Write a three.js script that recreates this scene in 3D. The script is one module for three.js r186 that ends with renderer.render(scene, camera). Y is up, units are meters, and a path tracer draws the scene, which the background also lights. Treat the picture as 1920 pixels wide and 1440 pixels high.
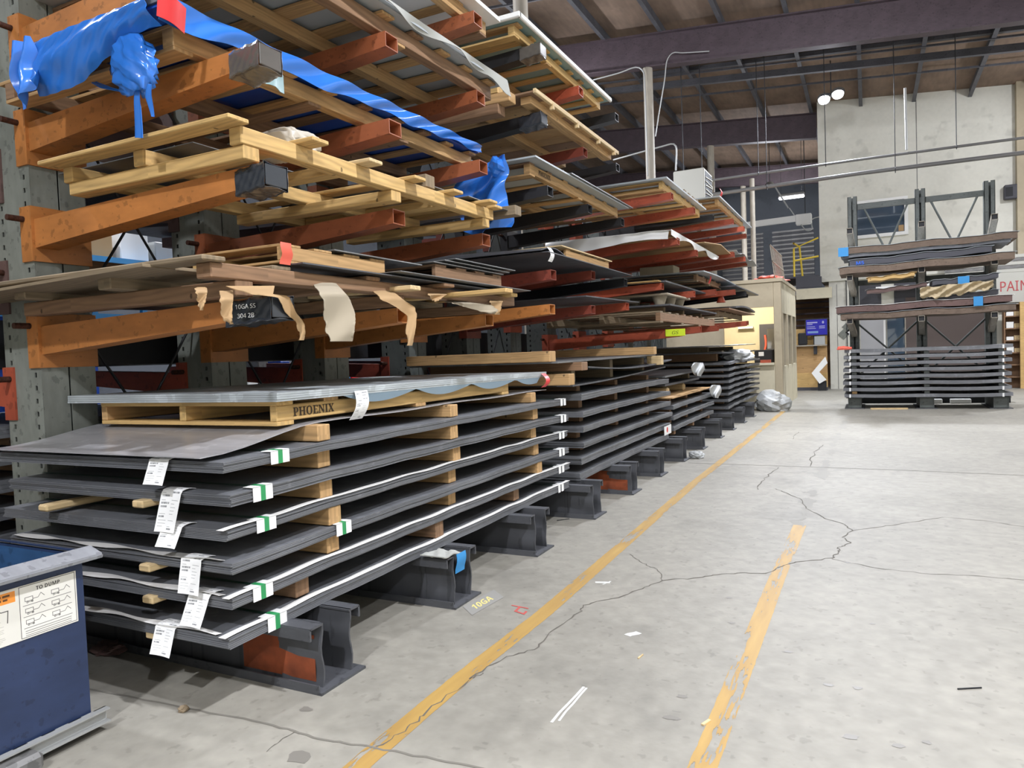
import * as THREE from 'three';
import { mergeGeometries } from 'three/addons/utils/BufferGeometryUtils.js';

// ------------------------------------------------------------------ camera
const scene = new THREE.Scene();
const V = (x, y, z) => new THREE.Vector3(x, y, z);
const F = 1350, CAM_H = 1.42, ROLL = 0.037;
const fwd = V(1630 - 960, 643 - 720, F).normalize();              // image frame: x right, y down, z forward
const upv = fwd.clone().cross(V(630 - 960, 643 + 1000 * ROLL - 720, F)).normalize();
if (upv.y > 0) upv.negate();
const rgt = fwd.clone().cross(upv); if (rgt.x < 0) rgt.negate();
const R = [[rgt.x, rgt.y, rgt.z], [upv.x, upv.y, upv.z], [-fwd.x, -fwd.y, -fwd.z]];
const camera = new THREE.PerspectiveCamera(2 * Math.atan(720 / F) * 180 / Math.PI, 4 / 3, 0.05, 200);
{
  const col = j => V(R[0][j], R[1][j], R[2][j]);
  const m = new THREE.Matrix4().makeBasis(col(0), col(1).negate(), col(2).negate());
  camera.quaternion.setFromRotationMatrix(m);
  camera.position.set(0, CAM_H, 0);
}
scene.add(camera);
// a photo pixel gives a direction; the distance comes from the named plane the thing touches
function P(px, py, axis, val) {
  const a = [px - 960, py - 720, F];
  const d = R.map(r => r[0] * a[0] + r[1] * a[1] + r[2] * a[2]);
  const k = 'xyz'.indexOf(axis), t = (val - [0, CAM_H, 0][k]) / d[k];
  return V(t * d[0], CAM_H + t * d[1], t * d[2]);
}
const floorAt = (px, py) => P(px, py, 'y', 0);

// ------------------------------------------------------------------ renderer, light
const renderer = new THREE.WebGLRenderer({ antialias: true });
renderer.toneMapping = THREE.LinearToneMapping;
renderer.toneMappingExposure = 0.41;
renderer.shadowMap.enabled = true;
renderer.shadowMap.type = THREE.PCFSoftShadowMap;
scene.background = new THREE.Color(0x05060a);
const LAMP_POWER = 560;                                            // candela of one high-bay lamp
const HIGH_BAYS = [                                                // x, y, z, relative power
  [-0.6, 7.6, 4.6, 1.0], [2.2, 7.4, -2.6, 1.0], [-0.95, 7.55, -12.6, 0.8], [4.6, 7.2, -12.5, 0.3],
  [-7.6, 7.8, -1.5, 0.4], [-7.6, 7.8, -9.0, 0.6], [-7.6, 7.8, -16.5, 0.6], [5.2, 7.2, 3.2, 0.7],
  [-3.3, 7.5, -29.3, 0.8], [5.0, 7.0, -20.5, 0.6],
];

// ------------------------------------------------------------------ helpers
let seed = 12345;
const rnd = () => { seed |= 0; seed = seed + 0x6D2B79F5 | 0; let t = Math.imul(seed ^ seed >>> 15, 1 | seed); t = t + Math.imul(t ^ t >>> 7, 61 | t) ^ t; return ((t ^ t >>> 14) >>> 0) / 4294967296; };
const rr = (a, b) => a + (b - a) * rnd();
const lerp = (a, b, t) => a + (b - a) * t;
const clamp = (v, a, b) => Math.max(a, Math.min(b, v));
const smooth = (a, b, v) => { const t = clamp((v - a) / (b - a), 0, 1); return t * t * (3 - 2 * t); };
const hash = (i, j, s) => { let h = Math.imul(i, 374761393) + Math.imul(j, 668265263) + Math.imul(s, 1274126177) | 0; h = Math.imul(h ^ h >>> 13, 1274126177); return ((h ^ h >>> 16) >>> 0) / 4294967296; };
function vnoise(x, y, per, s) {                                    // tileable value noise
  const i = Math.floor(x), j = Math.floor(y), fx = x - i, fy = y - j, m = n => ((n % per) + per) % per;
  const u = fx * fx * (3 - 2 * fx), v = fy * fy * (3 - 2 * fy);
  return lerp(lerp(hash(m(i), m(j), s), hash(m(i + 1), m(j), s), u), lerp(hash(m(i), m(j + 1), s), hash(m(i + 1), m(j + 1), s), u), v);
}
const fbm = (u, v, per, oct, s) => { let a = 0, w = 0.5, t = 0; for (let o = 0; o < oct; o++) { a += w * vnoise(u * per, v * per, per, s + o * 17); t += w; per *= 2; w *= 0.5; } return a / t; };
function dataTex(n, m, fn, tile, srgb = true) {
  const d = new Uint8Array(n * m * 4);
  for (let j = 0; j < m; j++) for (let i = 0; i < n; i++) {
    const c = fn(i / n, j / m), k = 4 * (j * n + i);
    d[k] = clamp(c[0] * 255, 0, 255); d[k + 1] = clamp(c[1] * 255, 0, 255); d[k + 2] = clamp(c[2] * 255, 0, 255); d[k + 3] = c.length > 3 ? clamp(c[3] * 255, 0, 255) : 255;
  }
  const t = new THREE.DataTexture(d, n, m, THREE.RGBAFormat);
  t.wrapS = t.wrapT = THREE.RepeatWrapping; t.magFilter = THREE.LinearFilter; t.minFilter = THREE.LinearMipmapLinearFilter; t.generateMipmaps = true;
  if (srgb) t.colorSpace = THREE.SRGBColorSpace;
  t.repeat.set(1 / tile[0], 1 / tile[1]); t.needsUpdate = true;
  return t;
}
function canvasTex(w, h, draw) {
  const c = document.createElement('canvas'); c.width = w; c.height = h;
  draw(c.getContext('2d'), w, h);
  const t = new THREE.CanvasTexture(c); t.colorSpace = THREE.SRGBColorSpace; t.magFilter = THREE.LinearFilter;
  return t;
}
const used = new Map();
function numbered(n) { const k = used.get(n) || 0; used.set(n, k + 1); return k ? n + '_' + String(k).padStart(3, '0') : n; }
const WP = new WeakMap();                                          // world position of an unrotated parent
const ZERO = V(0, 0, 0);
const wp = o => WP.get(o) || ZERO;
function thing(name, label, category, base, group) {
  const o = new THREE.Group(); o.name = numbered(name); scene.add(o);
  o.position.set(...base); WP.set(o, V(...base));
  o.userData = { label, category }; if (group) o.userData.group = group;
  return o;
}
function gm(name, geo, mat, parent) {                              // a mesh whose geometry is given in world coordinates
  const top = !parent; const p = parent || scene; const w = wp(p);
  const m = new THREE.Mesh(geo, mat); m.name = top ? numbered(name) : name;
  geo.computeBoundingBox();
  if (top) { const b = geo.boundingBox, c = V((b.min.x + b.max.x) / 2, b.min.y, (b.min.z + b.max.z) / 2); geo.translate(-c.x, -c.y, -c.z); m.position.copy(c); WP.set(m, c); }
  else { geo.translate(-w.x, -w.y, -w.z); WP.set(m, w.clone()); }
  m.castShadow = m.receiveShadow = true; p.add(m); return m;
}
function tag(m, label, category, group) { m.userData = { label, category }; if (group) m.userData.group = group; return m; }
function structure(m, label) { m.userData.kind = 'structure'; if (label) m.userData.label = label; return m; }

// uv in metres: u runs along the grain axis of each face
function uvBox(g, grain = 0, ou = 0, ov = 0) {
  if (g.index) g = g.toNonIndexed();
  const p = g.attributes.position, uv = new Float32Array(p.count * 2);
  const a = V(), b = V(), c = V(), n = V();
  for (let i = 0; i < p.count; i += 3) {
    a.fromBufferAttribute(p, i); b.fromBufferAttribute(p, i + 1); c.fromBufferAttribute(p, i + 2);
    n.copy(b).sub(a).cross(c.clone().sub(a));
    const ab = [Math.abs(n.x), Math.abs(n.y), Math.abs(n.z)]; const d = ab.indexOf(Math.max(...ab));
    let ax = [0, 1, 2].filter(k => k !== d); if (ax[1] === grain) ax = [ax[1], ax[0]];
    [a, b, c].forEach((q, k) => { const e = [q.x, q.y, q.z]; uv[2 * (i + k)] = e[ax[0]] + ou; uv[2 * (i + k) + 1] = e[ax[1]] + ov; });
  }
  g.setAttribute('uv', new THREE.BufferAttribute(uv, 2)); return g;
}
const boxCache = new Map();
function boxGeo(w, h, d, ch = 0, variant = 0) {                    // box with optional chamfer, uv along its longest side
  const key = [w, h, d, ch].map(v => v.toFixed(4)).join() + variant;
  if (boxCache.has(key)) return boxCache.get(key);
  let g; const grain = w >= h && w >= d ? 0 : h >= d ? 1 : 2;
  if (!ch) g = new THREE.BoxGeometry(w, h, d).toNonIndexed();
  else {
    const X = w / 2, Y = h / 2, Z = d / 2, pos = [];
    const quad = (...q) => pos.push(...q[0], ...q[1], ...q[2], ...q[0], ...q[2], ...q[3]);
    const S = [X, Y, Z], pt = (ax, s, e) => { const v = [0, 0, 0]; v[ax] = s * S[ax]; const o = [0, 1, 2].filter(k => k !== ax); v[o[0]] = e[0] * (S[o[0]] - ch); v[o[1]] = e[1] * (S[o[1]] - ch); return v; };
    const orient = (poly) => { const a = V(...poly[0]), b = V(...poly[1]), c = V(...poly[2]); const n = b.clone().sub(a).cross(c.clone().sub(a)); return n.dot(a.clone().add(c)) < 0 ? poly.slice().reverse() : poly; };
    for (let ax = 0; ax < 3; ax++) for (const s of [-1, 1]) quad(...orient([[-1, -1], [1, -1], [1, 1], [-1, 1]].map(e => pt(ax, s, e))));
    for (let a = 0; a < 3; a++) for (let b = a + 1; b < 3; b++) { const c = 3 - a - b; for (const sa of [-1, 1]) for (const sb of [-1, 1]) {
      const mk = (main, other, sm, so, sc) => { const v = [0, 0, 0]; v[main] = sm * S[main]; v[other] = so * (S[other] - ch); v[c] = sc * (S[c] - ch); return v; };
      quad(...orient([mk(a, b, sa, sb, -1), mk(b, a, sb, sa, -1), mk(b, a, sb, sa, 1), mk(a, b, sa, sb, 1)]));
    } }
    for (const sx of [-1, 1]) for (const sy of [-1, 1]) for (const sz of [-1, 1]) {
      const t = orient([[sx * X, sy * (Y - ch), sz * (Z - ch)], [sx * (X - ch), sy * Y, sz * (Z - ch)], [sx * (X - ch), sy * (Y - ch), sz * Z]]); pos.push(...t[0], ...t[1], ...t[2]);
    }
    g = new THREE.BufferGeometry(); g.setAttribute('position', new THREE.Float32BufferAttribute(pos, 3)); g.computeVertexNormals();
  }
  g = uvBox(g, grain, variant * 0.37, variant * 0.53); boxCache.set(key, g); return g;
}
function box(name, mat, parent, xr, yr, zr, o = {}) {              // box from its ranges in world coordinates
  const w = Math.abs(xr[1] - xr[0]), h = Math.abs(yr[1] - yr[0]), d = Math.abs(zr[1] - zr[0]);
  const m = new THREE.Mesh(boxGeo(w, h, d, o.ch || 0, o.v ?? Math.floor(rnd() * 4)), mat);
  const c = V((xr[0] + xr[1]) / 2, (yr[0] + yr[1]) / 2, (zr[0] + zr[1]) / 2);
  m.name = parent ? name : numbered(name); m.position.copy(c).sub(wp(parent || scene)); WP.set(m, c);
  if (o.rx) m.rotation.x = o.rx; if (o.ry) m.rotation.y = o.ry; if (o.rz) m.rotation.z = o.rz;
  m.castShadow = m.receiveShadow = true; (parent || scene).add(m); return m;
}
const wbox = (xr, yr, zr, ch = 0) => { const g = boxGeo(Math.abs(xr[1] - xr[0]), Math.abs(yr[1] - yr[0]), Math.abs(zr[1] - zr[0]), ch, 0).clone(); g.translate((xr[0] + xr[1]) / 2, (yr[0] + yr[1]) / 2, (zr[0] + zr[1]) / 2); return g; };
const merge = gs => mergeGeometries(gs.map(g => { g = g.index ? g.toNonIndexed() : g; for (const k of Object.keys(g.attributes)) if (!['position', 'normal', 'uv', 'color'].includes(k)) g.deleteAttribute(k); return g; }), false);
// a bar of rectangular section between two points
function bar(a, b, w, h, up = V(0, 1, 0)) {
  const d = b.clone().sub(a), L = d.length(); d.normalize();
  const g = boxGeo(L, h, w, 0, 0).clone(); const z = d.clone().cross(up).normalize(), y = z.clone().cross(d);
  g.applyMatrix4(new THREE.Matrix4().makeBasis(d, y, z)); const c = a.clone().add(b).multiplyScalar(0.5); g.translate(c.x, c.y, c.z); return g;
}
function tube(pts, r, seg = 8, curve = true) {
  const c = curve ? new THREE.CatmullRomCurve3(pts, false, 'centripetal') : (() => { const q = new THREE.CurvePath(); for (let i = 1; i < pts.length; i++) q.add(new THREE.LineCurve3(pts[i - 1], pts[i])); return q; })();
  return new THREE.TubeGeometry(c, curve ? pts.length * 6 : Math.max(1, pts.length - 1), r, seg, false);
}
// a sheet of material: f(u,v) gives its surface, it is th thick along dir (or along its own normal)
function slab(f, nu, nv, th, o = {}) {
  const top = [], bot = [], N = (nu + 1) * (nv + 1), e = 1e-3;
  for (let j = 0; j <= nv; j++) for (let i = 0; i <= nu; i++) {
    const u = i / nu, v = j / nv, p = V(...f(u, v)); let n;
    if (o.dir) n = o.dir; else {
      const u2 = u + e > 1 ? u - e : u + e, v2 = v + e > 1 ? v - e : v + e;
      n = V(...f(u2, v)).sub(p).multiplyScalar(u2 > u ? 1 : -1).cross(V(...f(u, v2)).sub(p).multiplyScalar(v2 > v ? 1 : -1)); n.lengthSq() > 1e-16 ? n.normalize() : n.set(0, 1, 0);
    }
    top.push(p.clone().addScaledVector(n, th)); bot.push(p);
  }
  const mk = (pts, flip) => {
    const g = new THREE.BufferGeometry(), pos = [], idx = [], uv = [];
    pts.forEach((p, k) => { pos.push(p.x, p.y, p.z); const i = k % (nu + 1), j = Math.floor(k / (nu + 1)); uv.push(...(o.uv01 ? [i / nu, j / nv] : o.uvs ? [i / nu * o.uvs[0], j / nv * o.uvs[1]] : [p.x, p.z])); });
    for (let j = 0; j < nv; j++) for (let i = 0; i < nu; i++) { const a = j * (nu + 1) + i, b = a + 1, c = a + nu + 1, d = c + 1; flip ? idx.push(a, c, b, b, c, d) : idx.push(a, b, c, b, d, c); }
    g.setAttribute('position', new THREE.Float32BufferAttribute(pos, 3)); g.setAttribute('uv', new THREE.Float32BufferAttribute(uv, 2)); g.setIndex(idx); g.computeVertexNormals(); return g.toNonIndexed();
  };
  const A = mk(top, false), B = mk(bot, true);
  const loop = []; for (let i = 0; i < nu; i++) loop.push(i); for (let j = 0; j < nv; j++) loop.push(j * (nu + 1) + nu); for (let i = nu; i > 0; i--) loop.push(nv * (nu + 1) + i); for (let j = nv; j > 0; j--) loop.push(j * (nu + 1));
  const pos = [], uv = [];
  for (let k = 0; k < loop.length; k++) {
    const a = loop[k], b = loop[(k + 1) % loop.length], t = top, w = bot;
    pos.push(...t[a].toArray(), ...w[a].toArray(), ...w[b].toArray(), ...t[a].toArray(), ...w[b].toArray(), ...t[b].toArray());
    const L = q => q.x + q.z; uv.push(L(t[a]), t[a].y, L(w[a]), w[a].y, L(w[b]), w[b].y, L(t[a]), t[a].y, L(w[b]), w[b].y, L(t[b]), t[b].y);
  }
  const E = new THREE.BufferGeometry(); E.setAttribute('position', new THREE.Float32BufferAttribute(pos, 3)); E.setAttribute('uv', new THREE.Float32BufferAttribute(uv, 2)); E.computeVertexNormals();
  // make the faces point outward
  const chk = g => { const p = g.attributes.position; const a = V().fromBufferAttribute(p, 0), b = V().fromBufferAttribute(p, 1), c = V().fromBufferAttribute(p, 2); return b.sub(a).cross(c.sub(a)).dot(top[0].clone().sub(bot[0])); };
  const flipG = g => { for (const at of Object.values(g.attributes)) { const s = at.itemSize, ar = at.array; for (let i = 0; i < at.count; i += 3) for (let k = 0; k < s; k++) { const q = ar[(i + 1) * s + k]; ar[(i + 1) * s + k] = ar[(i + 2) * s + k]; ar[(i + 2) * s + k] = q; } } const n = g.attributes.normal.array; for (let i = 0; i < n.length; i++) n[i] = -n[i]; };
  if (chk(A) < 0) { flipG(A); flipG(B); flipG(E); }
  return merge([A, B, E]);
}
const UP = V(0, 1, 0);

// ------------------------------------------------------------------ materials
const woodTex = dataTex(512, 256, (u, v) => {
  const w = fbm(u, v, 4, 3, 3) * 0.35, g = fbm(u * 0.25, v + w * 0.08, 32, 3, 9), r = Math.abs(Math.sin((v * 14 + fbm(u * 0.5, v, 4, 3, 21) * 3) * Math.PI));
  const k = 0.80 + 0.16 * g + 0.10 * (r - 0.5), kn = Math.hypot((u - 0.31) * 4, v - 0.62) < 0.035 || Math.hypot((u - 0.78) * 4, v - 0.22) < 0.028 ? 0.62 : 1;
  return [k * kn, k * kn * 0.985, k * kn * 0.96];
}, [1.1, 0.42]);
const steelTex = dataTex(512, 512, (u, v) => { const k = 0.72 + 0.22 * fbm(u, v, 6, 5, 40) + 0.12 * (fbm(u * 0.15, v, 64, 2, 44) - 0.5) + (fbm(u, v, 24, 3, 51) > 0.72 ? 0.08 : 0); return [k, k, k]; }, [1.7, 1.7]);
const paintTex = dataTex(512, 512, (u, v) => { const n = fbm(u, v, 5, 6, 60), s = fbm(u * 0.3, v, 40, 3, 66), d = fbm(u, v, 30, 4, 68) > 0.7 ? 0.86 : 1; const k = (0.86 + 0.2 * (n - 0.5)) * d + 0.1 * (s - 0.5); return [k, k * 0.985, k * 0.97]; }, [0.9, 0.9]);
const concTex = dataTex(1024, 1024, (u, v) => {
  const a = fbm(u, v, 5, 6, 70), b = fbm(u, v, 96, 3, 80), st = smooth(0.6, 0.78, fbm(u, v, 9, 5, 91)), lt = smooth(0.62, 0.8, fbm(u, v, 7, 5, 97)), sp = fbm(u, v, 150, 2, 99) > 0.8 ? 0.10 : 0;
  const k = 0.82 + 0.10 * (a - 0.5) + 0.12 * (b - 0.5) - 0.05 * st + 0.03 * lt - sp * 0.6; return [k, k * 0.985, k * 0.945];
}, [5.3, 5.3]);
const concBump = dataTex(512, 512, (u, v) => { const k = 0.5 + 0.5 * (fbm(u, v, 64, 4, 120) - 0.5); return [k, k, k]; }, [1.3, 1.3], false);
const plasterTex = dataTex(512, 512, (u, v) => { const k = 0.93 + 0.08 * (fbm(u, v, 4, 5, 130) - 0.5) + 0.03 * (fbm(u, v, 60, 2, 133) - 0.5) - 0.07 * smooth(0.66, 0.8, fbm(u, v, 10, 4, 137)); return [k, k, k * 0.99]; }, [4, 4]);
const rustTex = dataTex(256, 256, (u, v) => { const n = fbm(u, v, 6, 5, 150), k = 0.55 + 0.5 * n; return [k, k * 0.9, k * 0.85]; }, [0.5, 0.5]);
const deckTex = dataTex(512, 512, (u, v) => { const k = 0.8 + 0.2 * (fbm(u, v, 6, 5, 160) - 0.5) + 0.1 * (fbm(u * 0.2, v, 48, 2, 164) - 0.5); return [k, k * 0.97, k * 0.94]; }, [3, 3]);
const mat = (c, o = {}) => new THREE.MeshStandardMaterial({ color: c, roughness: 0.7, metalness: 0, ...o });
const MT = {
  pine: mat('#d9b679', { map: woodTex, roughness: 0.75 }), tan: mat('#c9a473', { map: woodTex, roughness: 0.8 }), brown: mat('#94755a', { map: woodTex, roughness: 0.82 }), grey: mat('#8f8069', { map: woodTex, roughness: 0.85 }), pale: mat('#e2c99b', { map: woodTex, roughness: 0.75 }),
  steelTop: mat('#8a8c90', { map: steelTex, roughness: 0.5, metalness: 0.25 }),
  steelShiny: mat('#cfced0', { map: steelTex, roughness: 0.3, metalness: 0.3 }),
  sheet: mat('#a3a5a6', { map: steelTex, roughness: 0.38, metalness: 0.55 }), sheetDark: mat('#74767b', { map: steelTex, roughness: 0.45, metalness: 0.4 }),
  silver: mat('#d8e0e3', { map: steelTex, roughness: 0.4, metalness: 0.3 }),
  orange: mat('#cf8848', { map: paintTex, roughness: 0.5 }), orangeDeep: mat('#ad6440', { map: paintTex, roughness: 0.5 }), red: mat('#8f4434', { map: paintTex, roughness: 0.5 }), redOrange: mat('#bd5a3e', { map: paintTex, roughness: 0.5 }), black: mat('#26272b', { map: paintTex, roughness: 0.55 }), mauve: mat('#6f5753', { map: paintTex, roughness: 0.6 }),
  greenGrey: mat('#8d938c', { map: paintTex, roughness: 0.55 }), greenDark: mat('#646b69', { map: paintTex, roughness: 0.6 }), baseSteel: mat('#5d6066', { map: paintTex, roughness: 0.55, metalness: 0.2 }), rust: mat('#9a5632', { map: rustTex, roughness: 0.85 }),
  pin: mat('#5b4034', { map: rustTex, roughness: 0.7, metalness: 0.4 }), rod: mat('#2b2c2f', { roughness: 0.6 }),
  paper: mat('#d9d7d2', { roughness: 0.9 }), white: mat('#e9e9e6', { roughness: 0.7 }), green: mat('#2f8f55', { roughness: 0.5 }), strap: mat('#24463a', { roughness: 0.4, metalness: 0.4 }),
  blueFilm: new THREE.MeshPhysicalMaterial({ color: '#2f74cf', roughness: 0.22, clearcoat: 0.5, clearcoatRoughness: 0.15 }), blueSheet: mat('#2553b0', { roughness: 0.4 }), whiteFilm: new THREE.MeshPhysicalMaterial({ color: '#e6e6e3', roughness: 0.3, clearcoat: 0.3 }),
  clearWrap: new THREE.MeshPhysicalMaterial({ color: '#a39d95', roughness: 0.25, transmission: 0.75, thickness: 0, clearcoat: 0.5 }), milkWrap: new THREE.MeshPhysicalMaterial({ color: '#c9c2b4', roughness: 0.35, clearcoat: 0.5, clearcoatRoughness: 0.2 }), blackWrap: new THREE.MeshPhysicalMaterial({ color: '#30343a', roughness: 0.22, clearcoat: 0.6, clearcoatRoughness: 0.15 }),
  redLabel: mat('#cf2f31', { roughness: 0.45 }), coral: mat('#d9604c', { roughness: 0.6 }), lime: mat('#cfe52c', { roughness: 0.6 }), tape: mat('#2f86c2', { roughness: 0.5 }), card: mat('#a98b64', { roughness: 0.9 }), kraft: mat('#b5a484', { roughness: 0.85 }), cloth: mat('#a09581', { roughness: 0.95 }), greyCloth: mat('#a3a49e', { roughness: 0.9 }), tealSheet: mat('#86a3a5', { roughness: 0.45 }), greySheet: mat('#a6adb0', { roughness: 0.5 }),
  conc: mat('#adaba5', { map: concTex, bumpMap: concBump, bumpScale: 0.002, roughness: 0.62 }), wall: mat('#e6e4da', { map: plasterTex, roughness: 0.85 }), cream: mat('#d8cfb6', { map: plasterTex, roughness: 0.75 }), beige: mat('#b9ac93', { map: plasterTex, roughness: 0.7 }), darkWall: mat('#5a5f68', { map: plasterTex, roughness: 0.8 }),
  deck: mat('#9a8778', { map: deckTex, roughness: 0.9 }), girder: mat('#54474f', { map: paintTex, roughness: 0.65 }), purlin: mat('#5f6169', { map: paintTex, roughness: 0.65 }), post: mat('#b5afa2', { map: paintTex, roughness: 0.6 }), pipe: mat('#8b8c8c', { map: paintTex, roughness: 0.5, metalness: 0.3 }), conduit: mat('#a9aaa8', { roughness: 0.5, metalness: 0.4 }),
  binBlue: mat('#2f4066', { map: paintTex, roughness: 0.45 }), binRim: mat('#b4b9c1', { map: paintTex, roughness: 0.5, metalness: 0.3 }), binIn: mat('#37608f', { map: paintTex, roughness: 0.5 }),
  glass: new THREE.MeshPhysicalMaterial({ color: '#3b4a59', roughness: 0.06, metalness: 0, clearcoat: 1 }), yellow: mat('#e0c23c', { roughness: 0.55 }), dark: mat('#1d1e21', { roughness: 0.7 }), blueTool: mat('#1f4fb4', { roughness: 0.4 }), unit: mat('#b7b6ad', { roughness: 0.6 }), darkDoor: mat('#46464c', { roughness: 0.7 }), brownDoor: mat('#574c48', { roughness: 0.8 }), doorGrey: mat('#a9a9ab', { roughness: 0.6 }),
  packBrown: mat('#7f6f62', { map: paintTex, roughness: 0.85 }), plasticGrey: mat('#a2a4a3', { roughness: 0.5 }),
};
const WOODS = [MT.pine, MT.tan, MT.brown, MT.grey];

// ------------------------------------------------------------------ the room
const X0 = -14, X1 = 9, Z0 = -36, Z1 = 9;
const roofY = x => 9.35 - 0.09 * (x + 4.7);
const floor = structure(gm('floor', wbox([X0, X1], [-0.2, 0], [Z0, Z1]), MT.conc), 'worn grey concrete warehouse floor with cracks');
structure(gm('wall_left', wbox([X0 - 0.2, X0], [-0.2, 10.4], [Z0, Z1]), MT.darkWall), 'grey warehouse side wall');
structure(gm('wall_right', wbox([X1, X1 + 0.2], [-0.2, 8.6], [Z0, Z1]), MT.wall), 'pale warehouse side wall');
structure(gm('wall_rear', wbox([X0, X1], [-0.2, 10.4], [Z1, Z1 + 0.2]), MT.wall), 'pale wall behind the aisle');
const wallFar = structure(gm('wall_far', wbox([X0, X1], [-0.2, 10.4], [Z0 - 0.2, Z0]), MT.darkWall), 'far warehouse wall with ribbed steel shutters');
for (const [xa, xb] of [[-6.3, -4.4], [-4.0, -2.2]]) for (let i = 0; i < 34; i++) box('shutter_slat', i % 2 ? MT.pipe : MT.purlin, wallFar, [xa, xb], [3.4 + i * 0.1, 3.485 + i * 0.1], [Z0, Z0 + 0.05], { v: 0 });
// white office block at the end of the aisle, its upper storey a little wider than the lower
const WZ = -25;
const wallW = structure(gm('wall_back', merge([wbox([-1.36, X1], [3.45, 9.4], [WZ - 0.3, WZ]), wbox([-1.12, X1], [0, 3.45], [WZ - 0.3, WZ]), wbox([-1.36, -1.1], [3.45, 9.4], [Z0, WZ - 0.3]), wbox([-1.12, -0.9], [0, 3.45], [Z0, WZ - 0.3])]), MT.wall), 'white plastered two-storey office wall at the end of the aisle');
box('ledge', MT.wall, wallW, [-1.42, 5], [3.4, 3.52], [WZ, WZ + 0.08]);
for (const x of [1.35, 3.9]) box('panel_joint', MT.pipe, wallW, [x, x + 0.02], [3.6, 8.6], [WZ, WZ + 0.006]);
box('panel_joint', MT.pipe, wallW, [-0.9, -0.885], [0, 3.3], [WZ, WZ + 0.006]); box('panel_joint', MT.pipe, wallW, [-0.5, -0.485], [0, 3.3], [WZ, WZ + 0.006]);
{ // square column on the right end of the white wall, with a dark box on it
  const c = structure(gm('trim_1', wbox([3.8, 4.12], [0, 8.6], [WZ, WZ + 0.25]), MT.beige), 'beige steel column against the white wall');
  const b = thing('junction_box', 'small dark square box on the beige column of the white wall', 'junction box', [3.66, 5.35, WZ + 0.12]);
  box('housing', MT.darkDoor, b, [3.5, 3.82], [5.35, 5.75], [WZ + 0.02, WZ + 0.24], { ch: 0.02 }); box('lens', MT.dark, b, [3.53, 3.7], [5.42, 5.68], [WZ + 0.24, WZ + 0.25]);
}
{ // window of the upper office
  const a = P(1603, 384, 'z', WZ), b = P(1696, 434, 'z', WZ);
  const w = structure(gm('window_1', wbox([a.x - 0.08, b.x + 0.1], [b.y - 0.1, a.y + 0.08], [WZ, WZ + 0.03]), MT.wall), 'dark office window in the white wall');
  box('pane', MT.glass, w, [a.x, b.x], [b.y, a.y], [WZ + 0.03, WZ + 0.045]);
  const fr = [[[a.x - 0.08, b.x + 0.1], [b.y - 0.1, b.y]], [[a.x - 0.08, b.x + 0.1], [a.y, a.y + 0.08]], [[a.x - 0.08, a.x], [b.y, a.y]], [[b.x, b.x + 0.1], [b.y, a.y]]];
  for (const [xr, yr] of fr) box('window_frame', MT.white, w, xr, yr, [WZ + 0.03, WZ + 0.09]);
  box('blind', MT.card, w, [b.x - 0.16, b.x - 0.02], [b.y + 0.02, b.y + 0.2], [WZ + 0.045, WZ + 0.06]);
}
{ // doors in the lower storey
  const d1 = structure(box('door_1', MT.doorGrey, null, [-0.24, 0.46], [0, 2.16], [WZ, WZ + 0.05]), 'light grey steel door in the white wall'); box('door_handle', MT.dark, d1, [0.36, 0.42], [1.02, 1.22], [WZ + 0.05, WZ + 0.1]); box('window_light', MT.white, d1, [0.4, 0.45], [0.1, 2.1], [WZ + 0.05, WZ + 0.055]);
  structure(box('door_2', MT.glass, null, [0.5, 0.97], [0, 2.2], [WZ, WZ + 0.04]), 'dark blue-grey glazed door leaf');
  structure(box('door_3', MT.brownDoor, null, [1.0, 3.25], [0, 2.75], [WZ, WZ + 0.06]), 'dark brown sliding door panels');
  structure(box('trim_2', MT.post, null, [0.97, 1.0], [0, 2.3], [WZ, WZ + 0.07]), 'pale door jamb');
}
// sloping roof deck with purlins and girders
const ceil = structure(gm('ceiling', (() => { const g = wbox([X0 - 0.3, X1 + 0.3], [0, 0.15], [Z0 - 0.3, Z1 + 0.3]); const p = g.attributes.position; for (let i = 0; i < p.count; i++) p.setY(i, p.getY(i) + roofY(p.getX(i))); g.computeVertexNormals(); return g; })(), MT.deck), 'brown roof deck on steel purlins and girders');
const sloped = g => { const p = g.attributes.position; for (let i = 0; i < p.count; i++) p.setY(i, p.getY(i) + roofY(p.getX(i))); return g; };
for (let x = -12.9; x < 8; x += 1.42) gm('purlin', sloped(merge([wbox([x - 0.01, x + 0.01], [-0.24, 0], [Z0, Z1]), wbox([x - 0.05, x + 0.05], [-0.25, -0.235], [Z0, Z1])])), MT.purlin, ceil);
const GZ = [4.3, -3.0, -10.3, -17.6, -25.35, -32.4];
for (const z of GZ) { const xe = z < -25 ? -1.4 : X1; gm('girder', sloped(merge([wbox([X0, xe], [-1.02, -0.25], [z - 0.012, z + 0.012]), wbox([X0, xe], [-1.04, -1.01], [z - 0.12, z + 0.12]), wbox([X0, xe], [-0.27, -0.24], [z - 0.12, z + 0.12])])), MT.girder, ceil); }
for (const z of [-13.2, -14.9, -20.5, -22.4, -28.5]) gm('cross_bridging', sloped(wbox([X0, z < -25 ? -1.4 : X1], [-0.27, -0.22], [z - 0.02, z + 0.02])), MT.purlin, ceil);
for (const [a, b, w] of [[[1135, 172], [1920, 88], 0.17], [[1215, 140], [1920, 52], 0.1]]) { const p = P(...a, 'z', -20.6), q = P(...b, 'z', -20.6); gm('strut', bar(p, q, 0.12, w), MT.purlin, ceil); }
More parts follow.
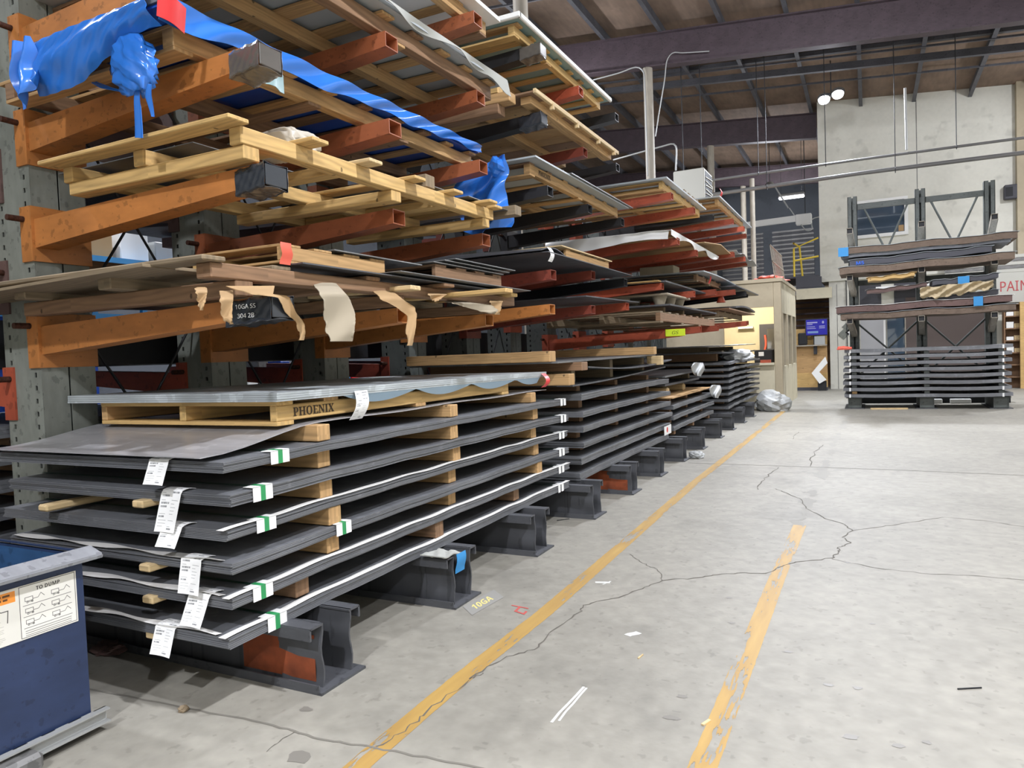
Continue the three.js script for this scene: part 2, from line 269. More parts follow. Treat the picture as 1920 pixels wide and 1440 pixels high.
// columns
for (const [z, ex] of [[-10.3, 0], [-17.6, 0], [-25.35, 0], [-32.4, 0]]) { const c = P(1214, 116, 'z', -17.6); const x = c.x + ex, h = roofY(x) - 1.03; const g = new THREE.CylinderGeometry(0.115, 0.115, h, 16); g.translate(x, h / 2, z); structure(gm('steel_column', g, MT.post), 'pale round steel column carrying the roof girder'); }
{ const b = P(1411, 520, 'z', -21.8), t = P(1411, 335, 'z', -21.8); const g = new THREE.CylinderGeometry(0.07, 0.07, t.y, 12); g.translate(t.x - 0.02, t.y / 2, t.z); tag(gm('steel_post', g, MT.post), 'thin pale post rising behind the beige booth', 'post'); }

// floor markings, joints and cracks (paint and matter lying on the slab)
function floorStrip(name, pts, widths, m, y, uvLen) {
  const pos = [], uv = []; let L = 0; const lr = [];
  pts.forEach((p, i) => { const d = (pts[i + 1] || p).clone().sub(pts[i - 1] || p).normalize(), n = V(-d.z, 0, d.x), w = (Array.isArray(widths) ? widths[i] : widths) / 2; if (i) L += p.distanceTo(pts[i - 1]); lr.push([p.clone().addScaledVector(n, w), p.clone().addScaledVector(n, -w), L]); });
  for (let i = 0; i + 1 < lr.length; i++) { const [a, b, s] = lr[i], [c, d, t] = lr[i + 1]; for (const q of [a, c, b, b, c, d]) pos.push(q.x, y, q.z); uv.push(s, 0, t, 0, s, 1, s, 1, t, 0, t, 1); }
  const g = new THREE.BufferGeometry(); g.setAttribute('position', new THREE.Float32BufferAttribute(pos, 3)); g.setAttribute('uv', new THREE.Float32BufferAttribute(uv, 2)); g.computeVertexNormals();
  if (g.attributes.normal.getY(0) < 0) { const p = g.attributes.position.array, u = g.attributes.uv.array; for (let i = 0; i < p.length / 3; i += 3) { for (let k = 0; k < 3; k++) { const q = p[(i + 1) * 3 + k]; p[(i + 1) * 3 + k] = p[(i + 2) * 3 + k]; p[(i + 2) * 3 + k] = q; } for (let k = 0; k < 2; k++) { const q = u[(i + 1) * 2 + k]; u[(i + 1) * 2 + k] = u[(i + 2) * 2 + k]; u[(i + 2) * 2 + k] = q; } } g.computeVertexNormals(); }
  return gm(name, g, m, floor);
}
const wornTex = (s, keep) => { const t = dataTex(1024, 64, (u, v) => { const e = Math.abs(v - 0.5) * 2, n = fbm(u, v * 0.06, 40, 5, s), f = fbm(u, v * 0.06, 220, 2, s + 5), big = fbm(u, 0.3, 6, 3, s + 9); const on = n + 0.5 * (f - 0.5) + 0.5 * (big - 0.5) < keep && e < 0.9 + 0.1 * f ? 1 : 0; return [0.71 - 0.12 * n, 0.58 - 0.12 * n, 0.31 - 0.06 * n, on ? 1 : 0.0]; }, [14, 1]); return t; };
const lineA = mat('#ffffff', { map: wornTex(200, 0.6), transparent: true, alphaTest: 0.5, roughness: 0.6 }), lineB = mat('#ffffff', { map: wornTex(230, 0.64), transparent: true, alphaTest: 0.5, roughness: 0.6 });
const dense = (pts, n, jit) => { const o = []; for (let i = 0; i + 1 < pts.length; i++) for (let k = 0; k < n; k++) { const q = pts[i].clone().lerp(pts[i + 1], k / n); if (k) { q.x += rr(-jit, jit); q.z += rr(-jit, jit); } o.push(q); } o.push(pts[pts.length - 1]); return o; };
floorStrip('floor_line', [[600, 1500], [700, 1412], [880, 1260], [1020, 1150], [1170, 1020], [1300, 907], [1440, 795], [1480, 762]].map(p => floorAt(...p)), 0.1, lineA, 0.0012);
floorStrip('floor_line', [[1290, 1500], [1330, 1410], [1400, 1230], [1455, 1090], [1500, 985]].map(p => floorAt(...p)), 0.1, lineB, 0.0012);
const scuff = mat('#9c9990', { map: dataTex(512, 64, (u, v) => { const n = fbm(u, v * 0.1, 20, 5, 300), e = Math.abs(v - 0.5) * 2; return [0.9, 0.9, 0.9, n + e * 0.35 < 0.56 ? 1 : 0]; }, [5, 1]), transparent: true, alphaTest: 0.5, roughness: 0.7 });
floorStrip('tyre_mark', [[1498, 990], [1540, 890], [1570, 820], [1590, 780]].map(p => floorAt(...p)), 0.2, scuff, 0.001);
const crackM = mat('#5f5a52', { roughness: 0.95 });
const crack = (px, w, jit = 0.012) => floorStrip('crack', dense(px.map(p => floorAt(...p)), 6, jit), dense(px.map(p => floorAt(...p)), 6, 0).map(() => w * rr(0.35, 1.2)), crackM, 0.0016);
const CC = (a) => a.map(([x, y]) => [880 + x * 1040 / 1920, 780 + y * 660 / 1218]);
crack([[705, 1400], [760, 1372], [800, 1335], [880, 1275], [905, 1262]], 0.008); crack(CC([[0, 910], [130, 832], [240, 800], [300, 735], [380, 680], [395, 655], [495, 632], [600, 598], [668, 570], [770, 562], [860, 550], [940, 543], [1025, 545], [1085, 520], [1130, 505], [1255, 492], [1280, 470], [1275, 455], [1320, 440], [1290, 420], [1328, 397], [1300, 375], [1230, 355], [1165, 320], [1150, 290], [1095, 265], [1060, 252]]), 0.009);
crack(CC([[668, 570], [650, 530], [600, 510], [555, 478]]), 0.006); crack(CC([[1255, 495], [1400, 525], [1600, 548], [1780, 555], [1920, 568]]), 0.006); crack(CC([[1328, 397], [1470, 378], [1640, 350], [1800, 365], [1920, 384]]), 0.006); crack(CC([[1000, 255], [1020, 215], [1070, 178]]), 0.012, 0.03); crack(CC([[1180, 175], [1195, 130], [1225, 100]]), 0.012, 0.03); crack(CC([[1120, 80], [1140, 55]]), 0.012, 0.03);
const jointM = mat('#6e6a61', { roughness: 0.95 });
floorStrip('control_joint', dense([[100, 1278], [330, 1324], [500, 1357], [600, 1386], [700, 1402], [860, 1432], [1000, 1460]].map(p => floorAt(...p)), 8, 0.006), 0.011, jointM, 0.0014);
floorStrip('control_joint', [[1290, 868], [1440, 873], [1700, 882], [1930, 892]].map(p => floorAt(...p)), 0.012, jointM, 0.0014);
crack([[500, 1410], [530, 1385], [555, 1372]], 0.004, 0.004);
const chalk = mat('#c6c6c1', { roughness: 0.8 });
const scr = (a, b, w, m = chalk) => floorStrip('scrape_mark', dense([floorAt(...a), floorAt(...b)], 4, 0.004), w, m, 0.0012);
scr([1034, 1355], [1095, 1288], 0.012); scr([1048, 1352], [1100, 1290], 0.01); scr([1176, 1192], [1198, 1186], 0.04); scr([1130, 1096], [1145, 1090], 0.012);
const oil = mat('#77736b', { roughness: 0.5 });
for (const [x, y, r] of [[1280, 1306, 0.025], [1258, 1345, 0.03], [1595, 1382, 0.03], [1738, 1392, 0.02], [1552, 1284, 0.02], [1478, 1222, 0.02], [1366, 1121, 0.02], [1590, 1055, 0.02], [1490, 1030, 0.03], [1372, 1168, 0.02], [1607, 1290, 0.02], [1636, 1170, 0.015], [1684, 1398, 0.02], [560, 1420, 0.05], [575, 1330, 0.03]]) { const c = floorAt(x, y), n = 10, ps = []; for (let i = 0; i < n; i++) { const a = i / n * 6.283, q = r * rr(0.55, 1.1); ps.push(V(c.x + Math.cos(a) * q * 1.2, 0, c.z + Math.sin(a) * q * 0.8)); } const pos = []; for (let i = 0; i < n; i++) { const a = ps[i], b = ps[(i + 1) % n]; pos.push(c.x, 0.0011, c.z, b.x, 0.0011, b.z, a.x, 0.0011, a.z); } const g = new THREE.BufferGeometry(); g.setAttribute('position', new THREE.Float32BufferAttribute(pos, 3)); g.computeVertexNormals(); g.setAttribute('uv', new THREE.Float32BufferAttribute(new Float32Array(pos.length / 3 * 2), 2)); gm('stain', g, oil, floor); }
function floorDecal(name, px, tex) { const q = px.map(p => floorAt(...p)), pos = [], y = 0.0018; const tri = V().copy(q[1]).sub(q[0]).cross(V().copy(q[2]).sub(q[0])).y > 0 ? [0, 1, 2, 0, 2, 3] : [0, 2, 1, 0, 3, 2], U4 = [[0, 0], [1, 0], [1, 1], [0, 1]]; for (const k of tri) pos.push(q[k].x, y, q[k].z); const g = new THREE.BufferGeometry(); g.setAttribute('position', new THREE.Float32BufferAttribute(pos, 3)); g.setAttribute('uv', new THREE.Float32BufferAttribute(tri.flatMap(k => U4[k]), 2)); g.computeVertexNormals(); return gm(name, g, mat('#ffffff', { map: tex, roughness: 0.7, transparent: true, alphaTest: 0.4 }), floor); }
floorDecal('stencilled_mark', [[885, 1154], [945, 1120], [926, 1106], [868, 1138]], canvasTex(256, 96, (c, w, h) => { c.fillStyle = '#8d8b85'; c.fillRect(0, 0, w, h); c.fillStyle = '#d9c97a'; c.font = 'bold 62px sans-serif'; c.fillText('10GA', 40, 70); }));
floorDecal('red_mark', [[940, 1146], [985, 1160], [1005, 1140], [955, 1130]], canvasTex(128, 128, (c) => { c.clearRect(0, 0, 128, 128); c.strokeStyle = '#b5514a'; c.lineWidth = 11; c.beginPath(); c.moveTo(20, 30); c.lineTo(100, 28); c.moveTo(60, 30); c.lineTo(58, 90); c.lineTo(104, 92); c.lineTo(104, 60); c.stroke(); }));

// ------------------------------------------------------------------ lamps
const glow = new THREE.MeshStandardMaterial({ color: '#ffffff', emissive: '#f4f8ff', emissiveIntensity: 14 });
function highBay(x, y, z, k, label) {
  const t = thing('high_bay_lamp', label, 'lamp', [x, y, z], 'high-bay lamps under the roof');
  const cyl = (n, r0, r1, h, yy, m) => { const g = new THREE.CylinderGeometry(r0, r1, h, 20); g.translate(x, yy, z); return gm(n, g, m, t); };
  cyl('housing', 0.1, 0.22, 0.16, y + 0.1, MT.pipe); cyl('lens', 0.2, 0.2, 0.02, y + 0.01, glow); cyl('hanger_rod', 0.012, 0.012, roofY(x) - y - 0.16, (roofY(x) + y + 0.16) / 2, MT.rod);
  const s = new THREE.SpotLight('#f3f6ff', LAMP_POWER * k, 0, 1.36, 0.6, 2); s.position.set(x, y - 0.03, z); s.target.position.set(x, 0, z); s.castShadow = true; s.shadow.mapSize.set(1024, 1024); s.shadow.radius = 9; s.shadow.bias = -0.0005; scene.add(s, s.target);
  const u = new THREE.PointLight('#f3f6ff', LAMP_POWER * k * 0.28, 0, 2); u.position.set(x, y - 0.12, z); u.castShadow = true; u.shadow.radius = 9; scene.add(u);   // light that leaves the lens sideways and upward
}
const HB = ['round high-bay lamp hanging over the aisle behind the blue bin', 'round high-bay lamp over the open floor beside the near rack', 'bright high-bay lamp hanging over the middle of the aisle', 'round high-bay lamp over the floor in front of the free-standing rack', 'round high-bay lamp behind the near end of the long rack', 'round high-bay lamp behind the middle of the long rack', 'round high-bay lamp behind the far end of the long rack', 'round high-bay lamp over the entrance end of the floor', 'round high-bay lamp in the far bay beyond the booth', 'round high-bay lamp beside the white wall'];
HIGH_BAYS.forEach((h, i) => highBay(...h, HB[i]));
{ // twin flood lamp in front of the white wall
  const c = P(1558, 183, 'z', -21.4), t = thing('twin_flood_lamp', 'bright twin flood lamp hanging in front of the white wall', 'lamp', [c.x, c.y, c.z]);
  for (const s of [-1, 1]) { const g = new THREE.CylinderGeometry(0.15, 0.13, 0.06, 20); g.rotateX(Math.PI / 2 - 0.55); g.translate(c.x + s * 0.17, c.y + s * 0.04, c.z); gm('lens', g, glow, t); const h = new THREE.CylinderGeometry(0.17, 0.1, 0.12, 20); h.rotateX(Math.PI / 2 - 0.55); h.translate(c.x + s * 0.17, c.y + s * 0.04 + 0.06, c.z - 0.08); gm('housing', h, MT.pipe, t); }
  gm('hanger_rod', tube([V(c.x, c.y, c.z - 0.06), V(c.x, roofY(c.x), c.z - 0.06)], 0.015, 6, false), MT.rod, t); gm('yoke', wbox([c.x - 0.25, c.x + 0.25], [c.y + 0.1, c.y + 0.14], [c.z - 0.12, c.z - 0.04]), MT.rod, t);
  const s = new THREE.SpotLight('#eef4ff', LAMP_POWER * 1.2, 0, 1.3, 0.6, 2); s.position.set(c.x, c.y - 0.08, c.z + 0.12); s.target.position.set(c.x, 0, c.z + 5); s.castShadow = true; s.shadow.radius = 10; scene.add(s, s.target);
}
{ // long lamp of the far bay
  const c = P(1484, 369, 'z', -28), t = thing('linear_lamp', 'long bright linear lamp in the bay beyond the booth', 'lamp', [c.x, c.y, c.z]);
  gm('housing', wbox([c.x - 0.45, c.x + 0.45], [c.y + 0.03, c.y + 0.12], [c.z - 0.1, c.z + 0.1], 0.02), MT.pipe, t); gm('lens', wbox([c.x - 0.43, c.x + 0.43], [c.y - 0.06, c.y + 0.03], [c.z - 0.09, c.z + 0.09], 0.03), glow, t);
  for (const s of [-0.35, 0.35]) gm('hanger_rod', tube([V(c.x + s, c.y + 0.1, c.z), V(c.x + s, roofY(c.x + s), c.z)], 0.008, 6, false), MT.rod, t);
}
// sprinkler pipes and conduits
{ const hang = (pts, r, n, label, xs) => { const t = thing('sprinkler_pipe', label, 'pipe', pts[0].toArray()); gm('pipe', tube(pts, r, 10, false), MT.pipe, t); for (const q of xs) { const p = pts[0].clone().lerp(pts[pts.length - 1], q); gm('hanger_rod', tube([p, V(p.x, roofY(p.x) - 0.02, p.z)], 0.011, 6, false), MT.rod, t); const g = new THREE.TorusGeometry(r + 0.012, 0.01, 6, 14); g.rotateY(Math.PI / 2); g.translate(p.x, p.y, p.z); gm('clamp', g, MT.rod, t); } };
  hang([P(1335, 338, 'z', -20.2), P(1440, 322, 'z', -20.2), P(1930, 257, 'z', -20.2)], 0.032, 1, 'upper thin sprinkler pipe crossing in front of the white wall', [0.17, 0.4, 0.8]);
  hang([P(1335, 365, 'z', -20.0), P(1462, 344, 'z', -20.0), P(1930, 285, 'z', -20.0)], 0.05, 1, 'lower thick sprinkler pipe crossing in front of the white wall', [0.2, 0.62]);
  const rod = thing('drop_rod', 'shiny steel rod hanging above the upper sprinkler pipe', 'rod', P(1700, 281, 'z', -20.2).toArray()); gm('rod', tube([P(1700, 281, 'z', -20.2), P(1697, 165, 'z', -20.2)], 0.028, 8, false), MT.conduit, rod);
  const cz = -17.45; tag(gm('conduit', tube([[1112, 150], [1160, 137], [1195, 126], [1206, 134], [1209, 160], [1212, 250], [1214, 330]].map(p => P(...p, 'z', cz)), 0.018, 8), MT.conduit), 'bent pale conduit running down the round column', 'conduit');
  tag(gm('conduit', tube([[1330, 96], [1280, 99], [1262, 99], [1252, 110], [1246, 150], [1236, 210], [1229, 256]].map(p => P(...p, 'z', cz)), 0.014, 8), MT.conduit), 'thin cable looping off the girder beside the round column', 'cable');
  tag(gm('conduit', tube([[1150, 300], [1240, 275], [1262, 270], [1267, 274], [1267, 320]].map(p => P(...p, 'z', -18.6)), 0.022, 8), MT.conduit), 'grey conduit running to the heater unit', 'conduit');
}

// ------------------------------------------------------------------ the long cantilever rack
const UZ = [-2.32, -3.43, -4.55, -5.75, -6.86, -7.94, -9.09, -10.25, -11.6, -12.77, -14.0, -15.25];   // near face of every upright
const UXF = -3.95, UXB = -4.27, UD = 0.3;
function perforated(h) {                                            // channel web with two rows of slots
  const s = new THREE.Shape(); s.moveTo(UXB, 0); s.lineTo(UXF, 0); s.lineTo(UXF, h); s.lineTo(UXB, h);
  for (let y = 0.35; y < h - 0.05; y += 0.07) for (const x of [UXB + 0.045, UXF - 0.06]) { const p = new THREE.Path(); p.moveTo(x, y); p.lineTo(x, y + 0.026); p.lineTo(x + 0.019, y + 0.026); p.lineTo(x + 0.019, y); s.holes.push(p); }
  return new THREE.ExtrudeGeometry(s, { depth: 0.006, bevelEnabled: false });
}
const webCache = {};
function uprightGeo(z, h) {
  if (!webCache[h]) { const w = uvBox(perforated(h), 1); webCache[h] = merge([w.clone().translate(0, 0, -0.006), w.clone().translate(0, 0, -UD), wbox([UXF - 0.006, UXF], [0, h], [-0.145, -0.006], 0), wbox([UXF - 0.006, UXF], [0, h], [-UD + 0.006, -0.155], 0), wbox([UXB, UXB + 0.006], [0, h], [-0.145, -0.006]), wbox([UXB, UXB + 0.006], [0, h], [-UD + 0.006, -0.155]), wbox([UXB + 0.1, UXB + 0.2], [h - 0.008, h], [-UD, 0])]); }
  return webCache[h].clone().translate(0, 0, z);
}
function armGeo(xr, yr0, xt, yt, z, hr, ht, w) {                    // tapered open tube from root (xr) to tip (xt); tops at yr0, yt
  const t = 0.006, plate = (za, zb, f) => { const g = wbox([0, 1], [0, 1], [za, zb]); const p = g.attributes.position; for (let i = 0; i < p.count; i++) { const q = f(p.getX(i), p.getY(i)); p.setX(i, q[0]); p.setY(i, q[1]); } g.computeVertexNormals(); return uvBox(g, 0); };
  const X = u => lerp(xr, xt, u), T = u => lerp(yr0, yt, u), H = u => lerp(hr, ht, u);
  const side = (u, v) => [X(u), T(u) - H(u) * (1 - v)], top = (u, v) => [X(u), T(u) - t * (1 - v)], bot = (u, v) => [X(u), T(u) - H(u) + t * v];
  return merge([plate(z - t, z, side), plate(z - w, z - w + t, side), plate(z - w + t, z - t, top), plate(z - w + t, z - t, bot)]);
}
function bracketGeo(z, yTop, sgn = 1) {                             // u-shaped bracket hugging the upright
  const xf = sgn > 0 ? UXF : UXB, d = 0.012, y0 = yTop - 0.28, y1 = yTop + 0.01;
  return merge([wbox([xf, xf + sgn * d], [y0, y1], [z - UD - 0.012, z + 0.012]), wbox([xf - sgn * 0.085, xf], [y0, y1], [z + 0.0005, z + 0.012]), wbox([xf - sgn * 0.085, xf], [y0, y1], [z - UD - 0.012, z - UD - 0.0005])]);
}
function addArm(rack, k, xt, yt, m, o = {}) {
  const z = UZ[k] - 0.004, sgn = o.back ? -1 : 1, xr = (o.back ? UXB : UXF) + sgn * 0.012, yr0 = yt - (o.drop ?? 0.05);
  const a = gm('arm', armGeo(xr, yr0, xt, yt, z, 0.15, 0.085, 0.12), m, rack);
  gm('bracket', bracketGeo(UZ[k], yr0 + 0.06, sgn), m, a);
  const px = (o.back ? UXB : UXF) - sgn * 0.055, g = new THREE.CylinderGeometry(0.016, 0.016, 0.09, 8); g.rotateX(Math.PI / 2); g.translate(px, yr0 + 0.005, UZ[k] + 0.05); gm('pin', g, MT.pin, a);
  return a;
}
function baseGeo(z) {                                               // two back-to-back channels with curled top lips on a floor plate
  const x0 = -4.3, x1 = -2.15, g = [];
  for (const [zw, s] of [[z - 0.06, 1], [z - 0.24, -1]]) {
    g.push(slab((u, v) => [lerp(x0, x1, u), lerp(0.012, 0.29, v), zw + (u > 0.93 ? 0.008 * Math.sin(v * 9 + z * 7) : 0)], 16, 8, 0.009, { dir: V(0, 0, s) }));
    g.push(wbox([x0, x1], [0.281, 0.29], [zw, zw + s * 0.075]), wbox([x0, x1], [0.235, 0.285], [zw + s * 0.068, zw + s * 0.078]));
  }
  g.push(wbox([x0, x1 - 0.1], [0.012, 0.25], [z - 0.16, z - 0.15]));
  return merge(g);
}
function addUprights(rack, ks, h, m) {
  for (const k of ks) {
    gm('upright', uprightGeo(UZ[k], h), m, rack);
    const b = gm('base', baseGeo(UZ[k]), MT.baseSteel, rack);
    gm('base_plate', merge([wbox([-4.3, -2.115], [0, 0.012], [UZ[k] - 0.3, UZ[k]]), wbox([-4.3, -2.13], [0.012, 0.04], [UZ[k] - 0.008, UZ[k]])]), MT.baseSteel, b);
  }
  for (let i = 0; i + 1 < ks.length; i++) for (const [ya, yb] of [[0.5, 1.75], [1.75, 3.0], [3.0, 4.2]]) { const za = UZ[ks[i]] - UD, zb = UZ[ks[i + 1]]; gm('brace', tube([V(-4.1, ya, za), V(-4.1, yb, zb)], 0.008, 6, false), MT.rod, rack); gm('brace', tube([V(-4.13, yb, za), V(-4.13, ya, zb)], 0.008, 6, false), MT.rod, rack); }
}
const tip = (k, px, py) => { const q = P(px, py, 'z', UZ[k]); return [q.x, q.y]; };
const rackA = thing('cantilever_rack', 'tall grey-green cantilever rack with orange arms beside the blue bin', 'rack', [-3.2, 0, UZ[1]]);
addUprights(rackA, [0, 1, 2], 4.7, MT.greenGrey);
const ARM_A = { A: 1.72, B: 2.28, C: 2.775, D: 3.27, E: 3.84 };
for (const [k, x, ys] of [[0, -2.3, [1.72, 2.285, 2.79, 3.28, 3.84]], [1, -2.43, [1.722, 2.29, 2.8, 3.29, 3.85]], [2, -2.46, [1.73, 2.305, 2.825, 3.315, 3.865]]]) ys.forEach((y, i) => addArm(rackA, k, x, y, i < 1 || k === 0 ? MT.orange : MT.orangeDeep));
const rackB = thing('cantilever_rack', 'grey cantilever rack with black and rust-red arms, second along the aisle', 'rack', [-3.2, 0, UZ[4]]);
addUprights(rackB, [3, 4, 5], 4.5, MT.greenDark);
for (const [k, list] of [[3, [[1010, 80, 'black'], [1012, 210, 'black'], [1026, 347, 'black'], [1032, 505, 'red'], [1030, 570, 'orange']]], [4, [[1085, 160, 'redOrange'], [1093, 275, 'red'], [1102, 382, 'black'], [1108, 507, 'red'], [1108, 572, 'red']]], [5, [[1153, 210, 'black'], [1155, 305, 'black'], [1164, 408, 'black'], [1170, 522, 'black'], [1173, 567, 'redOrange']]]]) for (const [px, py, m] of list) addArm(rackB, k, ...tip(k, px, py), MT[m]);
const rackC = thing('cantilever_rack', 'cantilever rack with red-orange arms, third along the aisle', 'rack', [-3.2, 0, UZ[7]]);
addUprights(rackC, [6, 7, 8], 4.0, MT.greenDark);
for (const [k, list] of [[6, [[1258, 360], [1270, 445], [1240, 530], [1275, 618]]], [7, [[1300, 388], [1305, 468], [1300, 545], [1312, 612]]], [8, [[1336, 402], [1335, 475], [1340, 542], [1345, 610]]]]) list.forEach(([px, py], i) => addArm(rackC, k, ...tip(k, px, py), k === 8 && i === 0 ? MT.black : MT.redOrange));
const rackD = thing('cantilever_rack', 'cantilever rack with red-orange arms at the booth end of the aisle', 'rack', [-3.2, 0, UZ[10]]);
addUprights(rackD, [9, 10, 11], 4.2, MT.greenDark);
for (const k of [9, 10, 11]) [3.62, 3.06, 2.42, 1.86].forEach((y, i) => addArm(rackD, k, k === 11 ? -2.2 : -2.05, y + (k - 9) * 0.05, i === 2 && k > 9 ? MT.black : MT.redOrange));
// arms on the far side of the uprights
for (const k of [0, 1, 2]) { [1.44, 2.02, 2.62, 3.2].forEach((y, i) => addArm(rackA, k, -5.8, y, i ? MT.mauve : MT.redOrange, { back: true })); }
for (const k of [3, 4, 5]) [1.44, 2.2, 3.0].forEach(y => addArm(rackB, k, -5.8, y, MT.red, { back: true }));
// rust and old paint on some of the bases (parts of their rack)
gm('rust_patch', wbox([-2.62, -2.19], [0.03, 0.235], [UZ[0] - 0.052, UZ[0] - 0.05]), MT.rust, rackA); gm('rust_patch', wbox([-2.75, -2.19], [0.03, 0.235], [UZ[4] - 0.052, UZ[4] - 0.05]), MT.rust, rackB);

// ------------------------------------------------------------------ bundles of steel sheet
const tagTex = canvasTex(128, 256, (c, w, h) => {
  c.fillStyle = '#f4f4f2'; c.fillRect(0, 0, w, h); c.fillStyle = '#55575a'; let s = 7; const q = () => (s = (s * 16807) % 2147483647) / 2147483647;
  for (let y = 14; y < h - 12; y += 15) for (const x0 of [10, 70]) { if (q() < 0.22) continue; const L = 18 + q() * 30, t = q() < 0.45 ? 8 : 3; if (t > 5) for (let x = 0; x < L; x += 3) c.fillRect(x0 + x, y, q() * 2 + 0.8, t); else { c.globalAlpha = 0.55; c.fillRect(x0, y, L, t - 1); c.globalAlpha = 1; } }
  for (let x = 0; x < 50; x += 2.5) c.fillRect(66 + x, h - 24, 1.4, 11);
});
const tagM = mat('#ffffff', { map: tagTex, roughness: 0.75 });
const ORD = ['lowest', 'second', 'third', 'fourth', 'fifth', 'sixth', 'seventh', 'eighth', 'ninth'];
function bundle(o) {                                                 // x0<x1, z0 near, z1 far, y bottom
  const { x0, x1, z0, z1, y, th, n = 6 } = o, amp = o.amp ?? 0.012, droop = o.droop ?? 0.012;
  const sag = (x, z) => { const t = (z - z0) / (z1 - z0), e = Math.min(1, Math.abs(t - 0.5) * 2); return -amp * Math.sin(t * Math.PI * 6) ** 2 * 0.6 - droop * Math.pow(e, 6) - (o.cornerDroop || 0) * smooth(0.22, 0, t) * smooth(0.4, 1, (x - x0) / (x1 - x0)) + (o.farLift || 0) * smooth(0.75, 1, t); };
  const t = thing(o.name || 'steel_sheet_bundle', o.label, o.category || 'steel bundle', [(x0 + x1) / 2, y, (z0 + z1) / 2], o.group);
  const gs = []; const lt = th / n;
  for (let i = 0; i < n; i++) { const jx = rr(-0.004, 0.004), jz = rr(-0.005, 0.005); gs.push(slab((u, v) => [lerp(x0 + jx, x1 + jx, u), y + i * lt + sag(lerp(x0, x1, u), lerp(z0, z1, v)), lerp(z0 + jz, z1 + jz, v)], 4, 18, lt - 0.0012, { dir: UP })); }
  const st = gm('sheets', merge(gs), o.mat || MT.steelTop, t);
  const top = y + th;
  if (o.front) gm('liner_paper', slab((u, v) => [x1 - 0.034 + 0.004 * Math.sin(v * 41) * (1 - u) + 0.038 * u, top + sag(x1, lerp(z0, z1, v)) + 0.0035 + 0.0015 * Math.sin(v * 57), lerp(z0 + 0.02, z1 - 0.02, v)], 2, 60, 0.0012, { dir: UP }), MT.paper, t);
  if (o.nearPaper) gm('liner_paper', slab((u, v) => [lerp(x0 + 0.05, x1 - 0.06, u), top + sag(lerp(x0, x1, u), z0) + 0.003 + (1 - v) * (0.012 * Math.abs(Math.sin(u * 9 + y * 20)) ** 3), z0 + 0.012 - v * (0.045 + 0.012 * Math.sin(u * 17))], 30, 3, 0.0012, { dir: UP }), MT.paper, t);
  const band = (z, wide) => { const s = sag(x1, z); gm('strap', merge([slab((u, v) => [lerp(x0 - 0.003, x1 + 0.003, u), top + sag(lerp(x0, x1, u), z) + 0.0025, z + (v - 0.5) * 0.02], 4, 1, 0.0012, { dir: UP }), wbox([x1 + 0.004, x1 + 0.0055], [y + s, top + s + 0.003], [z - 0.01, z + 0.01])]), MT.strap, t);
    const p = gm('edge_guard', merge([wbox([x1 + 0.0055, x1 + 0.008], [y + s - 0.006, top + s + 0.006], [z - wide, z + wide]), wbox([x1 - 0.05, x1 + 0.008], [top + s + 0.0045, top + s + 0.007], [z - wide, z + wide])]), MT.white, t); return [p, s]; };
  for (const z of o.straps || []) { const [p, s] = band(z, 0.055); gm('green_stripe', merge([wbox([x1 + 0.0082, x1 + 0.0095], [y + s - 0.006, top + s + 0.006], [z - 0.013, z + 0.013]), wbox([x1 - 0.05, x1 + 0.0095], [top + s + 0.0072, top + s + 0.0085], [z - 0.013, z + 0.013])]), MT.green, p); }
  for (const z of o.farStraps || []) for (const d of [-0.035, 0.035]) { const [p] = band(z + d, 0.022); }
  if (o.tag) {                                                        // paper tag hanging over the near edge
    const { x, L, tilt = 0, curl = 0.05, w = 0.12 } = o.tag, yt = top + sag(x, z0) + 0.004, over = 0.07;
    gm('paper_tag', slab((u, v) => { const d = v * (L + over), q = d < over ? 0 : d - over; const xx = x + (u - 0.5) * w + tilt * q + 0.0; return [xx, d < over ? yt + 0.006 * Math.sin(d / over * 3.1) : yt - q * (1 - 0.15 * q / L), d < over ? z0 - over + d + 0.008 : z0 + 0.008 + 0.012 * Math.sin(q / L * 3) + curl * Math.pow(q / L, 2) + 0.02 * (u - 0.5) * (u - 0.5)]; }, 4, 16, 0.0012, { uv01: true }), flipV(tagM), t);
  }
  return t;
}
function flipV(m) { return m; }
const WHERE = ['at the near end', 'across the middle', 'at the booth end'];
const spacer = (x0, x1, y0, y1, zc, w, label, m = MT.tan, group = 'timber spacers between steel bundles') => { const s = box('timber_spacer', m, null, [x0, x1], [y0, y1], [zc - w / 2, zc + w / 2], { ch: 0.004 }); return tag(s, label, 'timber', group); };

